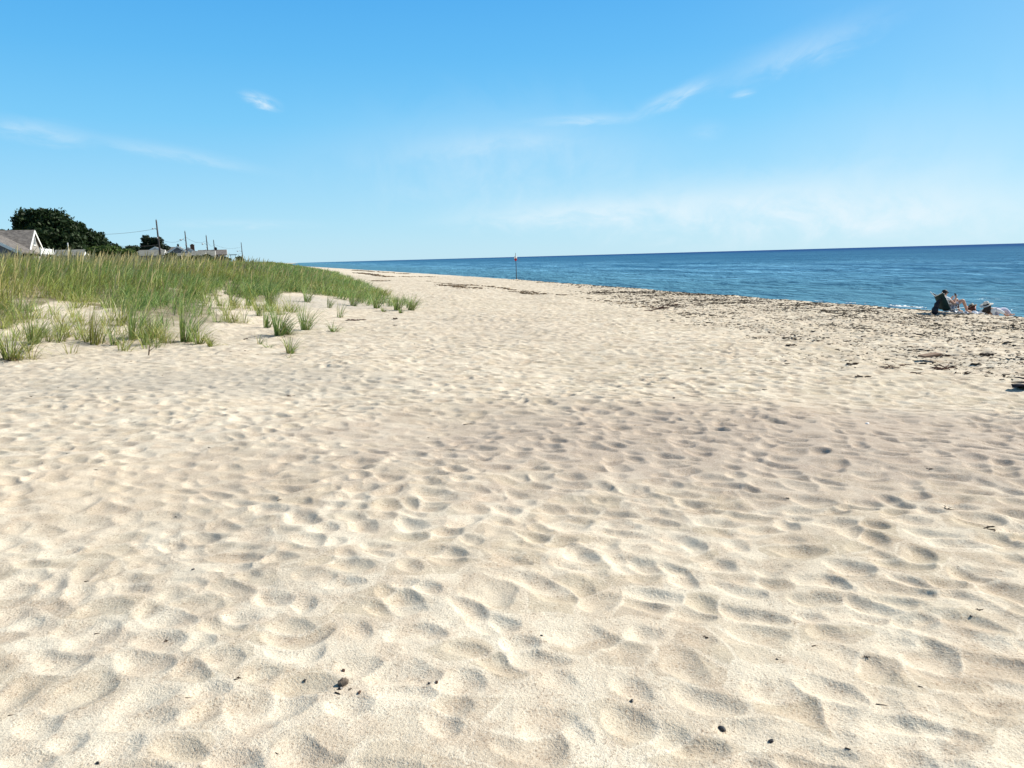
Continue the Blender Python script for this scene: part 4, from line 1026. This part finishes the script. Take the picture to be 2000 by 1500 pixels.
def twig(u, v, wpx, lab, ang=0.0, fork=False, mat='twig', thick=.045, up=.05):
    x, y, z = hit(u, v); L = wpx/FPX*math.sqrt(x*x+y*y+2.2); mb = MB(); c, s_ = math.cos(ang), math.sin(ang)
    pts = [(L*(t-.5)*c, L*(t-.5)*s_, L*.04+L*up*math.sin(3.1*t)*(1+random.uniform(-.3, .3))) for t in (0, .25, .5, .75, 1)]
    mb.tube(pts, [L*thick*k for k in (1, 1, .8, .7, .3)], 7)
    if fork: mb.tube([pts[2], (pts[2][0]+L*.28*c-L*.12*s_, pts[2][1]+L*.28*s_+L*.12*c, pts[2][2]+L*.22)], [L*thick*.7, L*thick*.25], 6)
    o = mb.build('twig', MS[mat], smooth=True); o.location = (x, y, z); tag(o, lab, 'twig', 'twigs lying on the sand'); return o
pebble(670, 1336, 21, 'largest grey brown stone near the bottom of the picture, among dark crumbs', 'stone', .85, 'stone')
pebble(671, 1311, 9, 'round red brown pebble just above the largest stone', 'stone2', .8)
pebble(665, 1346, 9, 'black pebble tucked under the left of the largest stone', 'black', .8)
pebble(702, 1353, 8, 'small red brown pebble right of the largest stone', 'stone2')
pebble(684, 1347, 8, 'flat mauve stone chip leaning on the right of the largest stone', 'stone', .4)
pebble(595, 1330, 7, 'small black pebble left of the largest stone')
pebble(838, 1336, 8, 'left one of two small dark pebbles right of the largest stone')
pebble(853, 1333, 8, 'right one of two small dark pebbles right of the largest stone', 'stone2')
twig(660, 1355, 13, 'short black twig below the largest stone', -.5, thick=.12)
pebble(1234, 1370, 9, 'dark pebble at the rim of a footprint, bottom centre right', 'black')
pebble(1410, 1425, 16, 'glossy oval black pebble near the bottom, right of centre', 'black', .5)
pebble(1506, 1449, 11, 'narrow black pebble right of the glossy oval one', 'black', .5)
pebble(1058, 1242, 6, 'tiny black pebble on a smooth rim left of the long footprint')
weed(1377, 1245, 10, 'small black curl of seaweed above the long shaded footprint')
weed(1694, 1284, 10, 'crumpled black seaweed scrap in the shaded footprint, lower right', n=5)
weed(1910, 1191, 10, 'crumpled black seaweed scrap near the right edge, below the long flat strip', n=5)
pebble(1897, 1204, 6, 'small black pebble just under the higher crumpled seaweed scrap')
pebble(1518, 1288, 5, 'tiny dark chip beside the small round footprint')
twig(1590, 1262, 9, 'short dark stick lying on a pale rim, lower right', .3, thick=.12)
twig(1656, 1464, 9, 'short black stick in front of the footprint at the bottom right', -.5, thick=.15)
twig(1722, 1378, 18, 'thin dark twig lying across a pale rim at the lower right', -.35, thick=.05)
twig(1798, 1342, 7, 'tiny dark stick right of the thin twig, lower right', -.6, thick=.12)
weed(1924, 1034, 24, 'long flat strip of black seaweed near the right edge', n=3, thick=.10)
weed(1844, 994, 18, 'flat black seaweed strip up and left of the long flat strip', n=3, thick=.10)
weed(1820, 917, 14, 'black seaweed strip above the two flat strips on the right', n=3)
weed(1541, 974, 9, 'small black scrap on the sand right of centre', n=3)
pebble(1694, 828, 7, 'tiny white shell on the grey sand at the right', 'shell', .6)
twig(915, 830, 20, 'thin brown twig lying flat in the middle of the beach', .1, thick=.04)
weed(567, 774, 13, 'small spiky brown plant scrap on the sand below the tufts', 'twig', n=6, name='plant_scrap', thick=.08)
twig(547, 977, 12, 'short slanting twig on the left half of the sand', .9, thick=.05)
twig(409, 875, 8, 'tiny dark twig left of the spiky plant scrap and lower', -.6, thick=.07)
twig(188, 919, 10, 'tiny twig lying flat at the far left of the sand', -.1, thick=.06)
twig(344, 1010, 8, 'tiny slanting dark twig on the left side of the sand', -.8, thick=.07)
twig(367, 1364, 13, 'black straight twig at the lower left', 0, thick=.05)
twig(541, 1473, 12, 'dark twig at the very bottom of the picture, left of centre', -.5, thick=.07)
weed(468, 1326, 12, 'dark root like scrap at the left rim of a footprint', 'twig', n=4, name='plant_scrap')
weed(325, 1253, 10, 'brown curled scrap left of a rust coloured footprint', 'twig', n=4, name='plant_scrap')
pebble(191, 1491, 8, 'black pebble at the bottom left corner area')
pebble(377, 1113, 6, 'small black pebble on the pale ridge at left')
twig(170, 1136, 8, 'short black twig on the pale ridge at far left', .1, thick=.10)
twig(190, 1238, 9, 'dark stick pointing up right at lower left', .4, thick=.09)
twig(22, 1398, 10, 'dark twig at the left edge near the bottom', .3, thick=.06)
twig(1905, 712, 15, 'dark stick on the sand between driftwood and right edge', -.2, thick=.07)
twig(1494, 762, 11, 'dark curved twig on the sand below the seaweed field', -.5, thick=.07)
pebble(1316, 778, 6, 'dark pebble on the open sand left of the curved twig')
pebble(1369, 720, 5, 'dark pebble on the open sand under the seaweed edge')
# forked twig planted by the tufts
x, y, z = hit(290, 694); s_ = 16/FPX*math.hypot(x, y); mb = MB().tube([(0, 0, -.02), (s_*.12, 0, s_*.5), (s_*.2, 0, s_*1.05)], [.012, .012, .006], 7).tube([(s_*.1, 0, s_*.45), (s_*.8, .05, s_*1.0)], [.008, .003], 6)
o = mb.build('twig', MS['twig'], smooth=True); o.location = (x, y, z); tag(o, 'forked twig sticking up from the sand below the tufts', 'twig', 'twigs lying on the sand')
# driftwood board, slanting
x, y, z = hit(1815, 707); k = y/FPX
rt = MB(); mmx = Matrix.Rotation(R(9), 4, 'Z') @ Matrix.Rotation(R(-6), 4, 'Y')
rt.box((-16*k*1.1, -.09, .05), (18*k*1.1, .09, .085), .006, mmx); o = rt.build('driftwood_board', MS['drift']); o.location = (x, y, z+.04); tag(o, 'pale brown driftwood board propped at a slant on the seaweed', 'driftwood')
weed(1765, 714, 26, 'reddish brown seaweed strand trailing from the left end of the board', 'redweed', 5, thick=.07)
weed(1737, 719, 34, 'reddish seaweed tangle left of and below the board', 'redweed', 9, thick=.05)
weed(1845, 722, 44, 'wide reddish seaweed tangle below the board', 'redweed', 12, thick=.05)
weed(1880, 731, 26, 'black seaweed strip right under the wide reddish tangle', 'weed', 4, thick=.10)
weed(1789, 729, 14, 'small branching black seaweed scrap below the board', 'weed', 4)
weed(1685, 737, 22, 'black seaweed scrap left at the lower edge of the seaweed field', 'weed', 5)
weed(1665, 712, 16, 'black lump of seaweed left of the board', 'weed', 9, thick=.25)
weed(1545, 675, 14, 'isolated black lump at the lower edge of the seaweed field', 'weed', 9, thick=.25)
weed(1842, 696, 16, 'black lump of seaweed right above the board', 'weed', 9, thick=.22)
weed(1927, 694, 18, 'black lump of seaweed farther right of the board', 'weed', 9, thick=.22)
weed(1290, 603, 28, 'rust coloured heap of seaweed at the left end of the seaweed field', 'redweed', 16, thick=.07)
weed(1272, 607, 20, 'small rust coloured clump against the left of the rust heap', 'redweed', 8, thick=.07)
weed(1312, 597, 24, 'rust coloured strand beyond the rust heap', 'redweed', 6, thick=.06)
weed(685, 655-29, 20, 'dry reddish plant litter beside the thin sprig', 'redweed', 8, name='plant_scrap', thick=.07)
weed(697, 626, 26, 'dry reddish plant litter on the sand slope right of the flattened tuft', 'redweed', 9, name='plant_scrap', thick=.06)
weed(776, 623, 14, 'brown litter scrap in front of the tip of the dune', 'twig', 5, name='plant_scrap')
weed(772, 636, 9, 'black scrap below the brown litter at the tip of the dune', 'weed', 4)
weed(477, 663, 12, 'brown bent plant scrap left of the tiny bent sprig', 'twig', 5, name='plant_scrap')
# dark sheet, sack and strap standing in for a shadow from off-frame
def shadow_sheet(u, v, lpx, dep, lab, name):
    x, y, z = hit(u, v); L = lpx/FPX*y
    def f(a, b):
        w = dep*min(1, (a*1.9)**.8+.06); xx = L*a; yy = (b-.35)*w
        return (xx, yy, gz(x+xx, y+yy)-z+.03+.03*math.sin(5*a+2*b)+.05*a*math.sin(math.pi*b))
    o = mesh_sheet(name, f, 24, 10, MS['bag'], None, .02); o.location = (x, y, z); tag(o, lab, 'shadow_sheet'); return o
shadow_sheet(1976, 762, 70, .32, 'smooth black sheet standing in for a cast shadow at the right edge', 'shadow_patch')
x, y, z = hit(1992, 748)
bg = empty('beach_bag', (x, y, z), R(-5)); tag(bg, 'black sack and strap standing in for an off-frame shadow, at the right edge', 'bag')
MB().ball((.44, .05, .04), (.34, .16, .075), 3, .05).build('sack', MS['bag'], bg, smooth=True)
MB().tube([(.26, .0, .07), (.1, .02, .05), (0, .05, .07), (-.02, .1, .06)], [.014, .012, .010, .006], 8).tube([(.3, -.06, .04), (.08, -.07, .02), (-.04, -.04, .02), (-.12, -.01, .015)], [.014, .012, .010, .006], 8).build('strap', MS['bag'], bg, smooth=True)

# scattered seaweed flakes, wrack lines and crumbs nobody could count
def flakes(name, x, y, size, mat, lab, lift=.3, aspect=2.2, seed=1, colr=((.022, .015, .010), (.13, .088, .052))):
    r = np.random.default_rng(seed); n = len(x); z = Hh(x, y); a = r.uniform(0, 2*np.pi, n); s = size*r.uniform(.4, 1.5, n)
    ca, sa = np.cos(a), np.sin(a); V = np.zeros((n, 8, 3)); hz_ = s*lift*r.uniform(.3, 1.3, n)
    for k, (dx, dy, dz) in enumerate(((-1, -.5, 0), (1, -.35, 0), (.8, .5, 0), (-.7, .4, 0), (-.75, -.3, 1), (.7, -.2, .8), (.5, .3, 1), (-.5, .25, .7))):
        ex = dx*s*aspect*.5*r.uniform(.7, 1.3, n); ey = dy*s*r.uniform(.6, 1.2, n)
        V[:, k, 0] = x+ex*ca-ey*sa; V[:, k, 1] = y+ex*sa+ey*ca; V[:, k, 2] = z-.006+dz*hz_
    F = np.array([[4, 5, 6, 7], [0, 1, 5, 4], [1, 2, 6, 5], [2, 3, 7, 6], [3, 0, 4, 7]])
    Q = (np.arange(n)[:, None, None]*8+F[None]).reshape(-1, 4); k = r.random((n, 1))**2; c = np.array(colr[0])*(1-k)+np.array(colr[1])*k
    o = link(name, np_mesh(name, V.reshape(-1, 3), Q, False, np.repeat(c, 8, 0)), mat); tag(o, lab, 'seaweed', kind='stuff'); return o
MS['flake'] = leafmat('dry_flake', 0.0, .8, .2)
def st2xy(s, t): return CN*s-SN*t, SN*s+CN*t
# field of weed on the seaward half
n = 520000; t = 2+78*rng.random(n)**1.15; s = rng.uniform(7, CREST+.6, n)
# lower edge of the field moves seaward with distance
e1 = hit(1500, 690); e2 = hit(1290, 612); e3 = hit(1950, 760)
def st(x, y): return CN*x+SN*y, -SN*x+CN*y
S1, T1 = st(*e1[:2]); S2, T2 = st(*e2[:2]); S3, T3 = st(*e3[:2])
edge = np.interp(t, [T3, T1, T2, 60, 80], [S3, S1, S2, 20.3, 21.5])
x, y = st2xy(s, t); cl = vn(x, y, 1.4, 5)+.8*vn(x, y, .4, 2)
pk = ss(-.5, 2.5, s-edge+1.2*vn(x, y, 2, 3))*(0.12+.65*ss(-.2, .9, cl))*np.where(t > 45, .35, 1.0)
k = rng.random(n) < pk; x, y = x[k], y[k]
flakes('seaweed_litter', x, y, .011+.0006*np.hypot(x, y)+.03*rng.random(len(x))**8, MS['flake'], 'dark flakes of dried seaweed strewn thickly over the seaward sand', .35, 2.4, 2)
# wrack lines farther down the beach
LX, LY = [], []
for (pts, wd, nn) in [([(820,548),(900,556),(960,560),(1030,570),(1100,575),(1170,584)], .22, 1100), ([(700,533),(760,541),(830,540),(850,541)], .4, 1200), ([(690,528),(740,531),(800,535)], .4, 500), ([(870,557),(900,560),(925,563)], .45, 900), ([(735,548),(752,549)], .3, 200), ([(1180,586),(1230,596),(1290,604)], .25, 160), ([(1000,569),(1160,583),(1190,588)], .12, 600)]:
    W = [hit(*q)[:2] for q in pts]; d_ = np.r_[0, np.cumsum([math.dist(a, b) for a, b in zip(W[:-1], W[1:])])]
    f = rng.uniform(0, d_[-1], nn); LX.append(np.interp(f, d_, [q[0] for q in W])+rng.normal(0, wd, nn)); LY.append(np.interp(f, d_, [q[1] for q in W])+rng.normal(0, wd*1.0, nn))
x = np.concatenate(LX); y = np.concatenate(LY); k = vn(x, y, 1.3, 4)+.5*vn(x, y, .5, 1) > -.15; x, y = x[k], y[k]
flakes('wrack_line', x, y, .02+.0008*y, MS['flake'], 'thin brown wrack lines of seaweed crossing the far sand', .5, 2.6, 3, ((.13, .085, .05), (.32, .22, .14)))
# crumbs over the whole near beach
n = 2600; rr = 2.0+17*rng.random(n)**1.3; a = rng.uniform(R(-40), R(40), n); x, y = rr*np.sin(a), rr*np.cos(a)
k = (toe_d(x, y) < 1) & (rng.random(n) < .25+.75*ss(-.3, .6, vn(x, y, 1.1, 1))); x, y = x[k], y[k]; rr = np.hypot(x, y)
flakes('dark_crumbs', x, y, .0035+.0011*rr*rng.random(len(rr))**2, MS['flake'], 'tiny dark crumbs of bark and weed scattered over the near sand', .45, 2.0, 4)
n = 700; x = rng.uniform(-12, -2, n); y = rng.uniform(13, 26, n); d = toe_d(x, y); k = (d > -1.5) & (d < 7) & (vn(x, y, 1.0, 3) > 0); x, y = x[k], y[k]
flakes('dune_litter', x, y, np.full(len(x), .022), MS['flake'], 'brown crumbs of dead grass on the bare sand between the tufts', .3, 3.0, 5, ((.05, .03, .02), (.14, .07, .04)))

# ------------------------------------------------------------------ light and sky
SUN_AZ, SUN_EL = R(70), R(38)
sl = D.lights.new('sun', 'SUN'); sl.energy = 5.0; sl.angle = R(0.53); sl.color = (1.0, 0.94, 0.82)
so = D.objects.new('sun', sl); COL.objects.link(so)
dv = Vector((math.sin(SUN_AZ)*math.cos(SUN_EL), math.cos(SUN_AZ)*math.cos(SUN_EL), math.sin(SUN_EL)))
so.rotation_euler = dv.to_track_quat('Z', 'Y').to_euler()
W = D.worlds.new('World'); SC.world = W; W.use_nodes = True; nt = W.node_tree; N = NT(nt)
bgn = nt.nodes['Background']
sky = N.n('ShaderNodeTexSky', sky_type='NISHITA', sun_disc=False, sun_elevation=SUN_EL, sun_rotation=SUN_AZ, air_density=1.0, dust_density=0.3, ozone_density=2.2, altitude=0)
gen = N.n('ShaderNodeTexCoord').outputs['Generated']
sx = N.n('ShaderNodeSeparateXYZ'); N.set(sx.inputs[0], gen)
az = N.math('ARCTAN2', sx.outputs[0], sx.outputs[1]); el = N.math('ARCSINE', sx.outputs[2])
cb = N.n('ShaderNodeCombineXYZ'); N.set(cb.inputs[0], az); N.set(cb.inputs[1], el); pv = cb.outputs[0]
def azel(u, v):
    d = ray(u, v); return math.atan2(d[0], d[1]), math.asin(d[2])
SKY_TINT = (0.62, 0.98, 1.14); SKY_GAM = 1.0
er = N.n('ShaderNodeValToRGB'); N.set(er.inputs[0], N.math('DIVIDE', el, 1.2, clamp=True))
SKYR = [(0.0, (.50, .80, .97)), (.04, (.40, .755, .975)), (.137, (.18, .61, .98)), (.2, (.105, .51, .95)), (.27, (.060, .42, .91)), (.42, (.05, .17, .36)), (1.0, (.05, .09, .15))]
cr = er.color_ramp
while len(cr.elements) < len(SKYR): cr.elements.new(0.5)
for e_, (p_, c_) in zip(cr.elements, SKYR): e_.position = p_; e_.color = c4(c_)
EXPO = 0.50; KS = 1/(0.10*2**EXPO)
sc_ = N.n('ShaderNodeVectorMath', operation='SCALE'); N.set(sc_.inputs[0], er.outputs[0]); sc_.inputs['Scale'].default_value = KS
dt = N.n('ShaderNodeVectorMath', operation='DOT_PRODUCT'); N.set(dt.inputs[0], gen); dt.inputs[1].default_value = (math.sin(SUN_AZ)*math.cos(R(20)), math.cos(SUN_AZ)*math.cos(R(20)), math.sin(R(20)))
glow = N.ramp(dt.outputs['Value'], 0.55, 1.15)
base = N.mix(0.15, sc_.outputs[0], sky.outputs[0])
base = N.mix(N.math('MULTIPLY', glow, 0.42), base, c4(tuple(k*KS for k in (.56, .82, .965))))
tot = None
CL = [((470,183),(550,210),10,.85,.0,3.0),((-60,236),(190,272),15,.42,.25,2.0),((150,262),(530,335),12,.28,.25,2.0),((1020,238),(1260,226),8,.38,.3,2.0),((1235,228),(1400,150),13,.55,.25,2.0),((1380,165),(1760,20),26,.30,.3,2.0),
      ((1425,188),(1476,178),6,.45,.2,2.0),((860,425),(1500,400),26,.8,.3,2.0),((1080,405),(2250,392),50,1.0,.35,1.6),((800,295),(1150,262),22,.3,.3,2.0),((770,372),(840,386),14,.2,.2,2.0),((600,300),(1350,290),80,.30,.4,1.6),
      ((1450,330),(2150,290),95,.25,.4,1.6),((300,436),(640,438),8,.22,.3,2.0),((1340,262),(1420,250),14,.15,.3,2.0)]
for i, (a, b, wpx, st_, nz, sc) in enumerate(CL):
    A, B = azel(*a), azel(*b); cx, cy = (A[0]+B[0])/2, (A[1]+B[1])/2; L = math.hypot(B[0]-A[0], B[1]-A[1])/2*1.25; an = math.atan2(B[1]-A[1], B[0]-A[0])
    loc = N.mapping(pv, loc=(cx, cy, 0), rot=(0, 0, an), scale=(L*1.15, wpx/FPX*1.9, 1), typ='TEXTURE')
    nv = N.mapping(loc, scale=(sc*L*9, 1.0, 1), loc=(i*3.7, i*1.3, 0))
    ns = N.noise(nv, 1.3, 6, .62, .5)
    wob = N.n('ShaderNodeVectorMath', operation='ADD'); N.set(wob.inputs[0], loc)
    cbb = N.n('ShaderNodeCombineXYZ'); N.set(cbb.inputs[1], N.math('MULTIPLY', N.math('SUBTRACT', ns, .5), 1.1)); N.set(wob.inputs[1], cbb.outputs[0])
    ln = N.n('ShaderNodeVectorMath', operation='LENGTH'); N.set(ln.inputs[0], wob.outputs[0])
    m_ = N.math('MULTIPLY', N.math('POWER', N.ramp(ln.outputs['Value'], 1.0, 0.0), 1.3), N.ramp(ns, .30, .72, nz, 1.0))
    m_ = N.math('MULTIPLY', m_, st_)
    tot = m_ if tot is None else N.math('SUBTRACT', N.math('ADD', tot, m_), N.math('MULTIPLY', tot, m_))
CLOUDC = tuple(k*KS for k in (.80, .93, 1.0))
skyc = N.mix(tot, base, c4(CLOUDC))
N.set(bgn.inputs[0], skyc); bgn.inputs[1].default_value = 0.10
SC.view_settings.view_transform = 'Standard'; SC.view_settings.look = 'None'; SC.view_settings.exposure = EXPO; SC.view_settings.gamma = 1
SC.cycles.max_bounces = 5; SC.cycles.diffuse_bounces = 2; SC.cycles.glossy_bounces = 2; SC.cycles.transmission_bounces = 2; SC.cycles.transparent_max_bounces = 4

for o_ in D.objects:
    if 'label' in o_ and len(o_['label'].split()) > 16: print('LONG', o_['label'])
